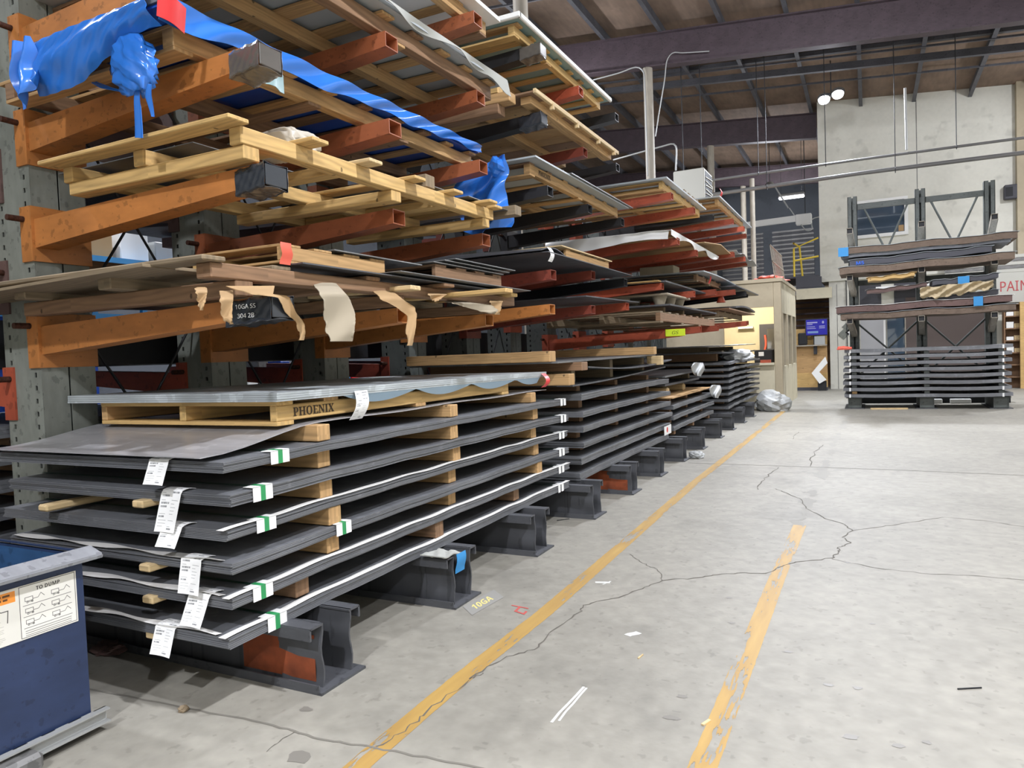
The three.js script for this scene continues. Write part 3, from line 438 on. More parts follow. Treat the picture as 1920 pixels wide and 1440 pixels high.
// stack one, beside the bin: six bundles on timber spacers
const S1 = { x0: -3.86, x1: -2.33, z0: -2.06, z1: -5.72 };
const S1Y = [0.293, 0.447, 0.585, 0.725, 0.862, 1.002], S1T = [0.05, 0.046, 0.047, 0.044, 0.05, 0.045];
const S1D = [[0.02, 0.03, [-2.29]], [0.012, 0, [-2.22]], [0.0, -0.01, [-2.76]], [-0.03, 0, [-2.27]], [0.0, -0.02, [-2.25]], [-0.035, 0, [-2.37]]];
const TAGS = [[-2.68, 0.13, 0.05], [-2.5, 0.15, -0.12], [-2.55, 0.16, 0.12], [-2.64, 0.1, -0.03], [-2.66, 0.2, -0.05], [-2.7, 0.12, 0.03]];
S1Y.forEach((y, i) => {
  const [dx, dz, st] = S1D[i]; const tg = TAGS[i];
  bundle({ x0: S1.x0 + dx, x1: S1.x1 + dx * 0.3, z0: S1.z0 + dz, z1: S1.z1 + dz, y, th: S1T[i], n: 7, front: [0, 1, 3].includes(i), nearPaper: [0, 1, 2].includes(i), straps: st, farStraps: [-5.5 - 0.03 * i], amp: 0.008, droop: 0.012, tag: tg && { x: tg[0], L: tg[1], tilt: tg[2], curl: 0.04 }, label: `charcoal steel sheet bundle, ${ORD[i]} from the floor in the stack beside the blue bin`, group: 'steel bundles in the stack beside the blue bin', });
});
S1Y.forEach((y, i) => {
  const y0 = y + S1T[i], y1 = i < 5 ? S1Y[i + 1] : 1.128;
  [-2.7, -3.9, -5.16].forEach((zc, j) => spacer(-3.84, -2.36 + rr(-0.03, 0.02), y0 + 0.002, y1 - 0.002, (i ? zc : [-2.5, -3.68, -4.8][j]) + rr(-0.03, 0.03), 0.088, `pale timber spacer ${WHERE[j]} of the ${ORD[i]} steel bundle beside the blue bin`, i === 0 ? MT.brown : MT.tan));
  if (i !== 5 && i !== 3) { const r = box('timber_runner', MT.pale, null, [-2.83 - i * 0.01, -2.76 - i * 0.01], [y - 0.036, y - 0.004], [-2.03, -2.6], { ch: 0.006 }); tag(r, `short pale timber runner under the near end of the ${ORD[i]} bundle beside the blue bin`, 'timber', 'timber runners under the near bundles'); }
});
{ const r = box('timber_runner', MT.pale, null, [-3.5, -3.43], [0.776, 0.808], [-2.0, -2.62], { ch: 0.008 }); tag(r, 'short pale timber runner at the back of the near bundles', 'timber'); }
// shiny sheet drooping over the spacers, the stencilled pallet on it and silver sheets on top
{ const xs0 = -3.9, xs1 = -2.42, zs0 = -2.02, zs1 = -5.5;
  const f = (u, v) => { const x = lerp(xs0, xs1, u), z = lerp(zs0, zs1, v), d = smooth(0.2, 0, v); return [x, 1.128 - 0.075 * d - 0.004 * Math.sin(v * 19), z]; };
  tag(gm('steel_sheet', slab(f, 6, 30, 0.004, { dir: UP }), MT.steelShiny), 'shiny bare steel sheet drooping over the topmost spacers beside the blue bin', 'steel sheet'); }
function pallet(o) {                                                 // stringers along z, deck boards along x
  const { x0, x1, z0, z1, y, ns = 3, nb = 7, nbot = 3, sw = 0.04, sh = 0.085, bt = 0.017, bw = 0.1, m = MT.pine, m2 } = o;
  const t = thing(o.name || 'timber_pallet', o.label, o.category || 'pallet', [(x0 + x1) / 2, y, (z0 + z1) / 2], o.group);
  const top = y + (nbot ? bt : 0) + sh; const pick = () => m2 && rnd() < 0.4 ? m2 : m; const sA = [];
  for (let i = 0; i < ns; i++) { const x = lerp(x0 + sw / 2, x1 - sw / 2, ns > 1 ? i / (ns - 1) : 0.5); sA.push(box('stringer', pick(), t, [x - sw / 2, x + sw / 2], [top - sh, top], [z0, z1], { ch: o.ch ?? 0.003 })); }
  for (let i = 0; i < nb; i++) { const z = lerp(z0 - bw / 2 - (o.over || 0) * -1, z1 + bw / 2, nb > 1 ? i / (nb - 1) : 0.5); box('deck_board', pick(), t, [x0 - (o.ex || 0), x1 + (o.ex || 0) * rr(0.6, 1.2)], [top, top + bt], [z - bw / 2, z + bw / 2], { ch: 0.002 }); }
  for (let i = 0; i < nbot; i++) { const z = lerp(z0 - bw / 2, z1 + bw / 2, nbot > 1 ? i / (nbot - 1) : 0.5); box('bottom_board', pick(), t, [x0, x1], [y, y + bt], [z - bw / 2, z + bw / 2], { ch: 0.002 }); }
  return { t, top: top + bt, str: sA };
}
const textTex = (txt, w, h, font, fg, bg) => canvasTex(w, h, (c) => { c.clearRect(0, 0, w, h); if (bg) { c.fillStyle = bg; c.fillRect(0, 0, w, h); } c.fillStyle = fg; c.font = font; c.textAlign = 'center'; c.textBaseline = 'middle'; const L = txt.split('\n'); L.forEach((s, i) => c.fillText(s, w / 2, h * (i + 0.5) / L.length)); });
function plate(name, parent, center, w, h, normal, up, tex, mOpt = {}) {   // printed face lying on a surface
  const g = new THREE.PlaneGeometry(w, h), z = normal.clone().normalize(), x = up.clone().cross(z).normalize(), y = z.clone().cross(x);
  g.applyMatrix4(new THREE.Matrix4().makeBasis(x, y, z)); g.translate(center.x, center.y, center.z);
  return gm(name, g, mat('#ffffff', { map: tex, roughness: 0.7, transparent: true, alphaTest: 0.35, side: THREE.DoubleSide, ...mOpt }), parent);
}
{ const p = pallet({ x0: -3.74, x1: -2.47, z0: -2.5, z1: -4.9, y: 1.134, ns: 3, nb: 8, nbot: 3, sw: 0.045, sh: 0.075, bt: 0.02, bw: 0.11, m: MT.pine, m2: MT.tan, label: 'pale pallet stencilled PHOENIX carrying the silver sheets', ch: 0.004 });
  plate('stencil', p.t, V(-2.467, 1.192, -2.75), 0.34, 0.06, V(1, 0, 0), UP, textTex('PHOENIX', 512, 96, 'bold 92px serif', '#3a2c1c'));
  const y = p.top, sv = thing('silver_sheet_bundle', 'light silver steel sheets lying on the stencilled pallet', 'steel sheets', [-3.15, y, -3.95]);
  const gs = []; for (let i = 0; i < 4; i++) { const j = rr(-0.003, 0.003); gs.push(slab((u, v) => [lerp(-3.93 + j, -2.405 + j, u), y + 0.003 + i * 0.0105 - 0.012 * v, lerp(-2.44, -5.48, v)], 2, 8, 0.0095, { dir: UP })); } gm('sheets', merge(gs), MT.silver, sv);
  gm('film', slab((u, v) => { const z = lerp(-2.9, -5.35, v), w = Math.abs(Math.sin(v * 11.5)); return [-2.41 - 0.03 * u * w, y + 0.002 - 0.012 * v - 0.05 * u * w, z]; }, 3, 48, 0.0015), mat('#9cb6c9', { roughness: 0.4 }), sv);
  gm('paper_tag', slab((u, v) => [-2.398 + 0.03 * Math.sin(v * 3) - 0.03 * v, y + 0.02 - v * 0.15, -2.98 - u * 0.105 + 0.02 * v], 3, 10, 0.0012, { uv01: true }), tagM, sv);
  gm('red_tag', slab((u, v) => [-2.398 + 0.05 * Math.sin(v * 2.6), y + 0.02 - v * 0.11, -5.36 - u * 0.08 + 0.06 * v * v], 3, 8, 0.0015), MT.redLabel, sv);
}
// stack two
const S2Y = [0.293, 0.43, 0.57, 0.712, 0.85, 1.005]; const S2Z = [[-5.98, -9.15], [-6.02, -9.25], [-6.1, -9.38], [-6.1, -9.3], [-6.1, -9.3], [-6.08, -9.24]];
S2Y.forEach((y, i) => { const th = [0.065, 0.062, 0.05, 0.055, 0.05, 0.058][i]; bundle({ x0: -3.86, x1: -2.33, z0: S2Z[i][0], z1: S2Z[i][1], y, th, n: 5, amp: 0.006, droop: 0.008,  label: `dark steel sheet bundle, ${ORD[i]} from the floor in the second stack along the aisle`, group: 'steel bundles of the second stack' });
  [-6.45, -7.6, -8.8].forEach((zc, j) => spacer(-3.84, -2.5, y + th + 0.001, i < 5 ? S2Y[i + 1] - 0.001 : 1.12, zc + rr(-0.05, 0.05), 0.09, `timber spacer ${WHERE[j]} of the ${ORD[i]} steel bundle in the second stack`, MT.brown, 'timber spacers of the second stack')); });
const plank = (name, xr, yr, zr, m, label, o = {}) => tag(box(name, m, null, xr, yr, zr, { ch: 0.004, ...o }), label, o.cat || 'timber', o.group);
const sheetThing = (xr, y, th, zr, m, label, o = {}) => tag(gm(o.name || 'steel_sheet', slab((u, v) => [lerp(xr[0], xr[1], u), y + (o.f ? o.f(u, v) : -0.01 * Math.sin(v * Math.PI * 2) ** 2), lerp(zr[0], zr[1], v)], 6, 14, th, { dir: UP }), m), label, o.cat || 'steel sheet', o.group);
sheetThing([-3.85, -2.36], 1.13, 0.014, [-5.95, -9.2], MT.sheetDark, 'curved dark sheet on the topmost spacers of the second stack', { f: (u, v) => 0.07 * Math.sin(v * Math.PI * 0.5) * v });
plank('timber_beam', [-3.8, -2.3], [1.152, 1.25], [-5.72, -5.85], MT.tan, 'pale timber beam behind the far end of the silver sheets');
plank('timber_beam', [-3.85, -2.27], [1.27, 1.345], [-5.95, -6.1], MT.brown, 'rough weathered timber beam on the second stack');
plank('timber_beam', [-3.85, -2.4], [1.36, 1.45], [-5.55, -5.68], MT.tan, 'square brown timber beam lying on top of the second stack', {});
plank('timber_beam', [-3.85, -2.26], [1.38, 1.47], [-8.3, -8.42], MT.tan, 'long tan timber beam across the far part of the second stack');
plank('timber_block', [-2.42, -2.24], [1.25, 1.36], [-8.55, -8.65], MT.pale, 'small pale timber block on the far part of the second stack');
sheetThing([-3.85, -2.35], 1.345, 0.012, [-5.6, -8.7], MT.sheet, 'grey sheet beneath the tan timber beams of the second stack', { f: (u, v) => 0.02 * v });
sheetThing([-3.85, -2.3], 1.24, 0.012, [-6.2, -9.3], MT.sheetDark, 'curved dark sheet in the upper part of the second stack', { f: (u, v) => 0.05 * Math.sin(v * 3.14) * -1 + 0.05 });
for (const [j, z] of [-6.2, -7.3, -8.5].entries()) spacer(-3.8, -2.45, 1.16, 1.345, z, 0.09, `upright-edged timber ${WHERE[j]} between the curved sheets of the second stack`, MT.grey, 'timbers between the curved sheets');
// stack three
const S3Y = [0.36, 0.505, 0.645]; S3Y.forEach((y, i) => { bundle({ x0: -3.86, x1: -2.33, z0: -9.44, z1: -12.15 - 0.05 * i, y, th: 0.055, n: 4, amp: 0.008, droop: 0.01,  label: `dark steel sheet bundle, ${ORD[i]} from the floor in the third stack along the aisle`, group: 'steel bundles of the third stack' });
  [-9.75, -10.75, -11.8].forEach((z, j) => spacer(-3.84, -2.45, y + 0.057, i < 2 ? S3Y[i + 1] - 0.002 : 0.775, z, 0.09, `timber spacer ${WHERE[j]} of the ${ORD[i]} bundle in the third stack`, MT.brown, 'timber spacers of the third stack')); });
[-9.6, -10.75, -11.9].forEach((z, j) => spacer(-3.84, -2.36, 0.292, 0.358, z, 0.09, `timber spacer ${WHERE[j]} between base and lowest bundle of the third stack`, MT.brown, 'timber spacers under the third stack'));
tag(gm('plywood_sheet', slab((u, v) => [lerp(-3.85, -2.34, u), 0.778, lerp(-9.45, -12.1, v)], 2, 4, 0.014, { dir: UP }), MT.tan), 'tan plywood sheet on top of the third stack', 'plywood');
for (const [x, z, l] of [[-2.65, -10.0, 'short wrapped timber block near the front of the tan plywood'], [-2.7, -11.2, 'longer wrapped timber block on the far end of the tan plywood']]) plank('timber_block', [x - 0.25, x + 0.12], [0.794, 0.9], [z - 0.06, z + 0.06], MT.pale, l, { ch: 0.02 });
sheetThing([-3.85, -2.5], 0.93, 0.03, [-9.7, -11.9], MT.sheetDark, 'dark sheets stacked behind the blocks on the tan plywood', { f: () => 0 }); for (const [j, z] of [-10, -11.5].entries()) spacer(-3.8, -2.9, 0.794, 0.93, z, 0.09, `timber spacer ${WHERE[2 * j]} of the tan plywood`, MT.grey, 'timber spacers on the plywood');
sheetThing([-3.85, -2.42], 1.06, 0.025, [-9.4, -12.0], MT.sheet, 'bright grey sheets on the upper part of the third stack', { f: (u, v) => 0.015 * v }); for (const [j, z] of [-9.7, -11.6].entries()) spacer(-3.8, -2.6, 0.961, 1.058, z, 0.09, `timber spacer ${WHERE[2 * j]} under the bright grey sheets`, MT.grey, 'timber spacers under the bright sheets');
// stack four: eight bundles
const S4Y = [0.355, 0.485, 0.6, 0.71, 0.82, 0.925, 1.035, 1.145];
S4Y.forEach((y, i) => { bundle({ x0: -3.86, x1: -2.26 + 0.004 * i, z0: -13.15 + 0.02 * (i % 2), z1: -17.1 - 0.05 * (i % 3), y, th: 0.045, n: 3, amp: 0.02, droop: 0.02, label: `grey steel sheet bundle, ${ORD[i]} from the floor in the stack in front of the booth`, group: 'steel bundles in the stack in front of the booth' });
  [-13.6, -15.0, -16.5].forEach((z, j) => spacer(-3.84, -2.42, i ? S4Y[i - 1] + 0.047 : 0.292, y - 0.002, z, 0.09, `dark timber spacer ${WHERE[j]} under the ${ORD[i]} bundle in front of the booth`, MT.brown, 'timber spacers in front of the booth')); });
sheetThing([-3.85, -2.3], 1.33, 0.03, [-12.9, -17.0], MT.sheetDark, 'dark sheets above the bundles in front of the booth'); for (const [j, z] of [-13.5, -15, -16.5].entries()) spacer(-3.8, -2.5, 1.192, 1.33, z, 0.12, `dark block ${WHERE[j]} between the sheets in front of the booth`, MT.brown, 'blocks above the bundles in front of the booth');
sheetThing([-3.85, -2.28], 1.45, 0.018, [-12.6, -16.9], MT.sheet, 'pale grey sheet on the highest blocks in front of the booth', { f: (u, v) => 0.03 * v }); for (const [j, z] of [-13.2, -15.8].entries()) spacer(-3.8, -2.6, 1.362, 1.452, z, 0.12, `block ${WHERE[2 * j]} beneath the pale grey sheet in front of the booth`, MT.grey, 'blocks beneath the pale sheet');

// ------------------------------------------------------------------ loads on the arms, near rack
const tilt = (o, s) => { o.rotation.x = Math.atan(s); return o; };
// thin sheet lying on something, its outline given by ranges; optional group tilt
function flat(name, xr, y, th, zr, m, label, cat, f, s) { const t = gm(name, slab((u, v) => [lerp(xr[0], xr[1], u), y + (f ? f(u, v) : 0), lerp(zr[0], zr[1], v)], 6, 12, th, { dir: UP }), m); tag(t, label, cat); if (s) tilt(t, s); return t; }
// level B: new pine skid
{ const t = thing('pine_skid', 'new yellow pine skid on the orange arms below the blue-wrapped load', 'pallet', [-3.0, 2.302, -3.4]);
  const B = (n, x, y, z, m = MT.pine) => box(n, m, t, x, y, z, { ch: 0.004 });
  const zb = [-2.3, -3.35, -4.4]; for (const z of zb) B('bottom_beam', [-3.52, -2.34], [2.302, 2.362], [z - 0.045, z + 0.045]);
  for (const x of [-3.5, -2.98, -2.37]) B('stringer', [x - 0.035, x + 0.035], [2.362, 2.435], [-2.24, -4.5]);
  for (const z of [-2.2, -2.62, -3.05, -3.48, -3.9, -4.3, -4.48]) B('deck_board', [-3.6 + rr(0, 0.03), -2.27 + rr(-0.03, 0.05)], [2.435, 2.455], [z - 0.055, z + 0.055], rnd() < 0.3 ? MT.pale : MT.pine);
  for (const z of [-2.9, -3.9]) B('cross_brace', [-3.46, -2.4], [2.362, 2.41], [z - 0.045, z + 0.045]);
  tilt(t, 0.009); }
flat('steel_sheet', [-3.75, -2.75], 2.448, 0.004, [-2.35, -3.1], MT.sheet, 'small thin grey sheet lying on the near end of the pine skid', 'steel sheet', (u, v) => 0.0);
flat('steel_sheet', [-3.5, -2.4], 2.475, 0.004, [-3.55, -4.05], MT.sheet, 'brushed grey sheet on the middle of the pine skid', 'steel sheet', (u, v) => 0.012 * u);
flat('steel_sheet', [-3.5, -2.33], 2.475, 0.004, [-4.15, -4.75], MT.sheet, 'grey sheet with a bright edge on the far end of the pine skid', 'steel sheet');
plank('timber_block', [-2.75, -2.38], [2.462, 2.54], [-3.72, -3.82], MT.grey, 'grey timber block wedged on the pine skid'); plank('timber_block', [-2.7, -2.27], [2.44, 2.51], [-4.72, -4.82], MT.grey, 'grey timber block with a plastic end at the far end of the pine skid');
{ const g = new THREE.SphereGeometry(1, 28, 18), p = g.attributes.position; for (let i = 0; i < p.count; i++) { const q = V().fromBufferAttribute(p, i), e = 0.45, sg = v => Math.sign(v) * Math.pow(Math.abs(v), e), n = 1 + 0.1 * Math.sin(q.x * 9 + q.y * 13) * Math.sin(q.z * 11 + q.y * 5); p.setXYZ(i, sg(q.x) * 0.17 * n, sg(q.y) * 0.055 * n, sg(q.z) * 0.11 * n); } g.computeVertexNormals(); g.translate(-2.62, 2.515, -2.78); tag(gm('wrapped_package', g, MT.milkWrap), 'lumpy plastic-wrapped package on the pine skid', 'package'); }
// wraps on the near arm ends
function armWrap(k, xt, yt, L, m, label, txt) { const t = thing('arm_wrap', label, 'plastic wrap', [xt - L / 2, yt - 0.1, UZ[k] - 0.06]); const f = (u, v) => { const a = v * 4, c = Math.floor(Math.min(3.999, a)), q = a - c, z0 = UZ[k] + 0.006, z1 = UZ[k] - 0.135, y1 = yt + 0.006, y0 = yt - 0.098; const pt = [[y1, lerp(z1, z0, q)], [lerp(y1, y0, q), z0], [y0, lerp(z0, z1, q)], [lerp(y0, y1, q), z1]][c]; const w = 0.003 * Math.sin(u * 14 + v * 21) + 0.002 * Math.sin(u * 31 - v * 17); return [lerp(xt - L, xt + 0.012, u), pt[0] + w - (1 - u) * 0.02, pt[1] + Math.abs(w)]; }; gm('film', slab(f, 14, 32, 0.002), m, t); gm('end_cover', wbox([xt + 0.004, xt + 0.014], [yt - 0.09, yt], [UZ[k] - 0.125, UZ[k]], 0.003), m, t); if (txt) plate('handwriting', t, V(xt - L * 0.5, yt - 0.055, UZ[k] + 0.0145), L * 0.75, 0.08, V(0, 0, 1), UP, textTex(txt, 256, 128, '44px sans-serif', '#f2f2f0')); return t; }
armWrap(0, -2.3, 1.715, 0.26, MT.blackWrap, 'black plastic sleeve marked 10GA SS 304 2B on the lowest near arm', '10GA SS\n304 2B');
armWrap(0, -2.3, 2.28, 0.16, MT.blackWrap, 'shiny dark plastic sleeve on the arm end under the pine skid');
armWrap(0, -2.3, 2.785, 0.16, MT.clearWrap, 'clear plastic sleeve on the arm end under the blue-wrapped load');
armWrap(3, P(1012, 210, 'z', UZ[3]).x, P(1012, 210, 'z', UZ[3]).y, 0.2, MT.blackWrap, 'grey plastic sleeve on the black arm under the plywood crate');
armWrap(3, P(1010, 80, 'z', UZ[3]).x, P(1010, 80, 'z', UZ[3]).y, 0.18, MT.clearWrap, 'clear plastic sleeve on the topmost black arm');
// level C: blue film wrapped load on a pallet
{ const p = pallet({ x0: -3.9, x1: -2.66, z0: -2.2, z1: -4.8, y: 2.813, ns: 3, nb: 9, nbot: 4, sw: 0.07, sh: 0.08, bw: 0.1, m: MT.brown, m2: MT.tan, ex: 0.05, label: 'brown pallet under the blue-wrapped sheets' }); tilt(p.t, 0.016);
  const y = p.top + 0.004, t = thing('wrapped_sheet_pack', 'pack of sheets wrapped in glossy blue plastic film, topmost on the near arms', 'wrapped pack', [-3.25, y, -3.4]);
  gm('blue_base_sheet', slab((u, v) => [lerp(-3.48, -2.6, u), y, lerp(-2.08, -4.82, v)], 4, 10, 0.012, { dir: UP }), MT.blueSheet, t);
  gm('steel_sheets', slab((u, v) => [lerp(-3.48, -2.59, u), y + 0.014, lerp(-2.07, -4.83, v)], 4, 10, 0.022, { dir: UP }), MT.sheet, t);
  // film hanging over the near end, in folds
  gm('film', slab((u, v) => { const x = lerp(-3.46, -2.62, u), drop = lerp(0.22, 0.11, smooth(0.3, 0.95, u)) * (1 + 0.08 * Math.sin(u * 6)); const q = v * drop; return [x, y + 0.045 - q - 0.02 * (1 - u), -2.06 + 0.05 * Math.sin(v * 2.6) * (0.7 + 0.3 * Math.sin(u * 3)) - 0.06 * v * v + 0.006 * Math.sin(v * 13 + u * 5) + 0.004 * Math.sin(u * 19 - v * 9) * v + 0.003 * Math.sin(u * 53 + v * 21)]; }, 44, 18, 0.0025), MT.blueFilm, t);
  gm('film', slab((u, v) => { const x = lerp(-3.49, -3.36, u), q = v * (0.3 - 0.1 * u); return [x + 0.02 * Math.sin(v * 9) * v, y + 0.03 - q, -2.03 + 0.03 * Math.sin(u * 9 + v * 4) + 0.02 * v]; }, 12, 12, 0.0025), MT.blueFilm, t);
  // bunched corner
  { const g = new THREE.SphereGeometry(1, 32, 22), a = g.attributes.position; for (let i = 0; i < a.count; i++) { const q = V().fromBufferAttribute(a, i), n = 1 + 0.14 * Math.sin(q.x * 8 + q.y * 5) * Math.cos(q.z * 7 - q.y * 9) + 0.07 * Math.sin(q.y * 19 + q.x * 13); const m2 = 1 + 0.18 * Math.sin(q.x * 21 + q.z * 17) * Math.sin(q.y * 3 + 1) , w2 = 0.55 + 0.45 * smooth(1.0, -0.6, q.y); a.setXYZ(i, q.x * 0.135 * n * w2 * m2 - 0.03 * q.y, q.y * 0.15 * n, q.z * 0.055 * n * w2 * m2); } g.computeVertexNormals(); const c = P(246, 100, 'z', -2.1); g.translate(c.x, c.y, c.z); gm('bunched_film', g, MT.blueFilm, t); }
  const ribbonPx = (pts, z, nm) => gm(nm, slab((u, v) => { const s = v * (pts.length - 1), i = Math.min(pts.length - 2, Math.floor(s)), q = s - i, a = pts[i], b = pts[i + 1], c = P(lerp(a[0], b[0], q) + (u - 0.5) * lerp(a[2], b[2], q), lerp(a[1], b[1], q), 'z', z); return [c.x, c.y, c.z + 0.003 * Math.sin(v * 5) + 0.004 * Math.sin(u * 6)]; }, 3, 18, 0.002), MT.blueFilm, t);
  ribbonPx([[255, 150, 9], [255, 190, 12], [255, 248, 14]], -2.1, 'film_tail'); ribbonPx([[278, 148, 8], [276, 172, 12], [282, 208, 6]], -2.08, 'film_tail'); ribbonPx([[160, 140, 8], [200, 158, 24], [240, 166, 12]], -2.25, 'film_tail');
  // film folded along the aisle side
  gm('film', slab((u, v) => { const z = lerp(-2.07, -4.8, v), d = lerp(0.1, 0.05, v) * (1 + 0.25 * Math.sin(v * 31) * Math.sin(v * 13)); return [-2.566 + 0.01 * Math.sin(v * 47 + u * 4) - 0.012 * u, y + 0.042 - u * d, z]; }, 8, 70, 0.0022), MT.blueFilm, t);
  gm('red_label', slab((u, v) => [-2.55 - 0.02 * v + 0.012 * Math.sin(u * 4), y + 0.045 - v * 0.1 - 0.02 * u, -2.05 - u * 0.14], 6, 6, 0.003), MT.redLabel, t);
  const gl = P(520, 140, 'x', -2.58); gm('green_wrap', slab((u, v) => [gl.x + 0.02 * Math.sin(u * 5), gl.y + 0.03 - v * 0.09, gl.z + 0.1 - u * 0.16], 5, 5, 0.004), MT.tealSheet, t);
  tilt(t, 0.016); }
// level D: pallet of grey sheets seen from below, cloth cover along the aisle side
{ const p = pallet({ x0: -3.95, x1: -2.5, z0: -2.5, z1: -4.85, y: 3.308, ns: 4, nb: 8, nbot: 3, sw: 0.075, sh: 0.085, bw: 0.12, m: MT.tan, m2: MT.brown, ex: 0.04, label: 'tan pallet high on the near rack carrying grey sheets' }); tilt(p.t, 0.02);
  const y = p.top + 0.008, t = thing('covered_sheet_pack', 'pale grey sheets with a light cloth cover, on the high pallet of the near rack', 'sheet pack', [-3.2, y, -3.7]);
  gm('sheets', slab((u, v) => [lerp(-4.0, -2.42, u), y, lerp(-2.4, -4.95, v)], 3, 10, 0.03, { dir: UP }), MT.greySheet, t);
  gm('cover', slab((u, v) => [-2.41 + 0.03 * Math.sin(v * 21) * u, y + 0.035 - u * (0.03 + 0.02 * Math.abs(Math.sin(v * 9)) + 0.09 * smooth(0.88, 0.97, v)), lerp(-2.5, -4.95, v)], 6, 50, 0.003), MT.greyCloth, t); tilt(t, 0.02); }
// level E of the near rack
{ const p = pallet({ x0: -3.9, x1: -2.6, z0: -3.2, z1: -5.0, y: 3.87, ns: 3, nb: 6, nbot: 3, sw: 0.07, sh: 0.08, m: MT.brown, m2: MT.tan, label: 'brown pallet on the highest visible arms of the near rack' });
  flat('wrapped_board', [-3.9, -2.5], p.top + 0.003, 0.03, [-3.1, -5.05], MT.whiteFilm, 'white-wrapped boards on the highest pallet of the near rack', 'boards'); }
// level A: weathered crate timbers, torn cardboard, thin sheets
{ const t = thing('weathered_skid', 'weathered brown skid of heavy timbers on the lowest orange arms', 'pallet', [-3.2, 1.725, -3.5]); const B = (n, x, y, z, m) => box(n, m, t, x, y, z, { ch: 0.005 });
  for (const z of [-2.3, -3.45, -4.6]) B('cross_timber', [-3.95, -2.42], [1.727, 1.795], [z - 0.05, z + 0.05], MT.brown);
  for (const x of [-3.75, -3.1, -2.46]) B('stringer', [x - 0.045, x + 0.045], [1.795, 1.86], [-2.12, -4.95], x > -2.5 ? MT.brown : MT.grey);
  for (const z of [-2.12, -2.55, -3.2, -3.85, -4.5, -4.9]) B('deck_board', [-3.9, -2.36 + rr(-0.08, 0.06)], [1.86, 1.882], [z - 0.06, z + 0.06], rnd() < 0.5 ? MT.brown : MT.grey); 
  gm('plywood_panel', slab((u, v) => [lerp(-4.25, -2.7, u), 1.835 + 0.02 * u - 0.02 * (1 - u), lerp(-2.02, -2.5, v)], 3, 3, 0.014, { dir: UP }), MT.grey, t);
  tilt(t, 0.004); }
flat('steel_sheet', [-3.9, -2.36], 1.888, 0.006, [-2.6, -4.8], MT.sheetDark, 'thin dark sheets under the small pallets on the weathered skid', 'steel sheet'); flat('steel_sheet', [-3.8, -2.3], 1.897, 0.004, [-3.3, -5.0], MT.sheet, 'thin grey sheet with a bright edge on the weathered skid', 'steel sheet', (u, v) => 0.012 * u);
{ const p = pallet({ x0: -3.6, x1: -2.44, z0: -2.55, z1: -3.35, y: 1.896, ns: 3, nb: 4, nbot: 3, sw: 0.03, sh: 0.065, bt: 0.012, bw: 0.13, m: MT.tan, m2: MT.pine, label: 'small splintered pallet with a coral tag on the weathered skid' }); gm('coral_tag', slab((u, v) => [-2.425 + 0.006 * Math.sin(v * 5), 1.985 - v * 0.1, -2.53 - u * 0.07 + 0.006 * Math.sin(v * 8)], 3, 6, 0.002), MT.coral, p.t);
  flat('steel_sheet', [-3.6, -2.42], p.top + 0.004, 0.006, [-2.9, -3.7], MT.sheet, 'thin grey sheet on the small coral-tagged pallet', 'steel sheet'); }
{ const p = pallet({ x0: -3.5, x1: -2.42, z0: -3.85, z1: -4.75, y: 1.912, ns: 3, nb: 4, nbot: 3, sw: 0.03, sh: 0.075, bt: 0.014, bw: 0.13, m: MT.grey, m2: MT.brown, label: 'small grey pallet under thin sheets at the far end of the weathered skid' });
  for (const d of [0, 1, 2]) flat('steel_sheet', [-3.5, -2.4 + d * 0.02], p.top + 0.004 + d * 0.012, 0.005, [-3.8 - d * 0.1, -4.75 - d * 0.06], MT.sheet, `thin grey sheet, ${['lowest', 'middle', 'topmost'][d]} of three on the small grey pallet`, 'steel sheet', (u, v) => 0.006 * u * d); }
for (const [px, py, z0, z1, l, m] of [[955, 545, -3.9, -4.0, 'pale batten sticking out beyond the torn cardboard', MT.pine], [780, 540, -3.35, -3.45, 'split pale board above the torn cardboard', MT.pale], [965, 553, -4.75, -4.85, 'pale board end at the far end of the weathered skid', MT.pine]]) { const c = P(px, py, 'z', (z0 + z1) / 2); plank('batten', [c.x - 0.75, c.x], [c.y - 0.012, c.y + 0.014], [z0, z1], m, l); }
function hang(name, pts, x, m, label, cat, wav = 0.012) {          // torn sheet hanging down the aisle side; pts: px, py, width in px
  const g = slab((u, v) => { const s = v * (pts.length - 1), i = Math.min(pts.length - 2, Math.floor(s)), q = s - i, a = pts[i], b = pts[i + 1], jag = 3 * (vnoise(v * 14, u > 0.5 ? 9 : 3, 64, 777) - 0.5) * (u === 0 || u === 1 ? 1 : 0); const c = P(lerp(a[0], b[0], q) + (u - 0.5) * lerp(a[2], b[2], q) + jag, lerp(a[1], b[1], q), 'x', x + wav * Math.sin(v * 7 + u * 3) + 0.01 * u - 0.13 * (1 - smooth(0, 0.18, v))); return [c.x, c.y, c.z]; }, 6, 26, 0.0035);
  return tag(gm(name, g, m), label, cat, 'torn packing hanging from the weathered skid');
}
hang('torn_cardboard', [[377, 540, 22], [378, 562, 16], [377, 582, 5]], -2.33, MT.card, 'small pointed cardboard scrap left of the black sleeve', 'cardboard'); hang('torn_cardboard', [[425, 545, 24], [424, 575, 22], [426, 598, 18], [434, 608, 5]], -2.3, MT.card, 'corrugated cardboard strip hanging beside the black sleeve', 'cardboard');
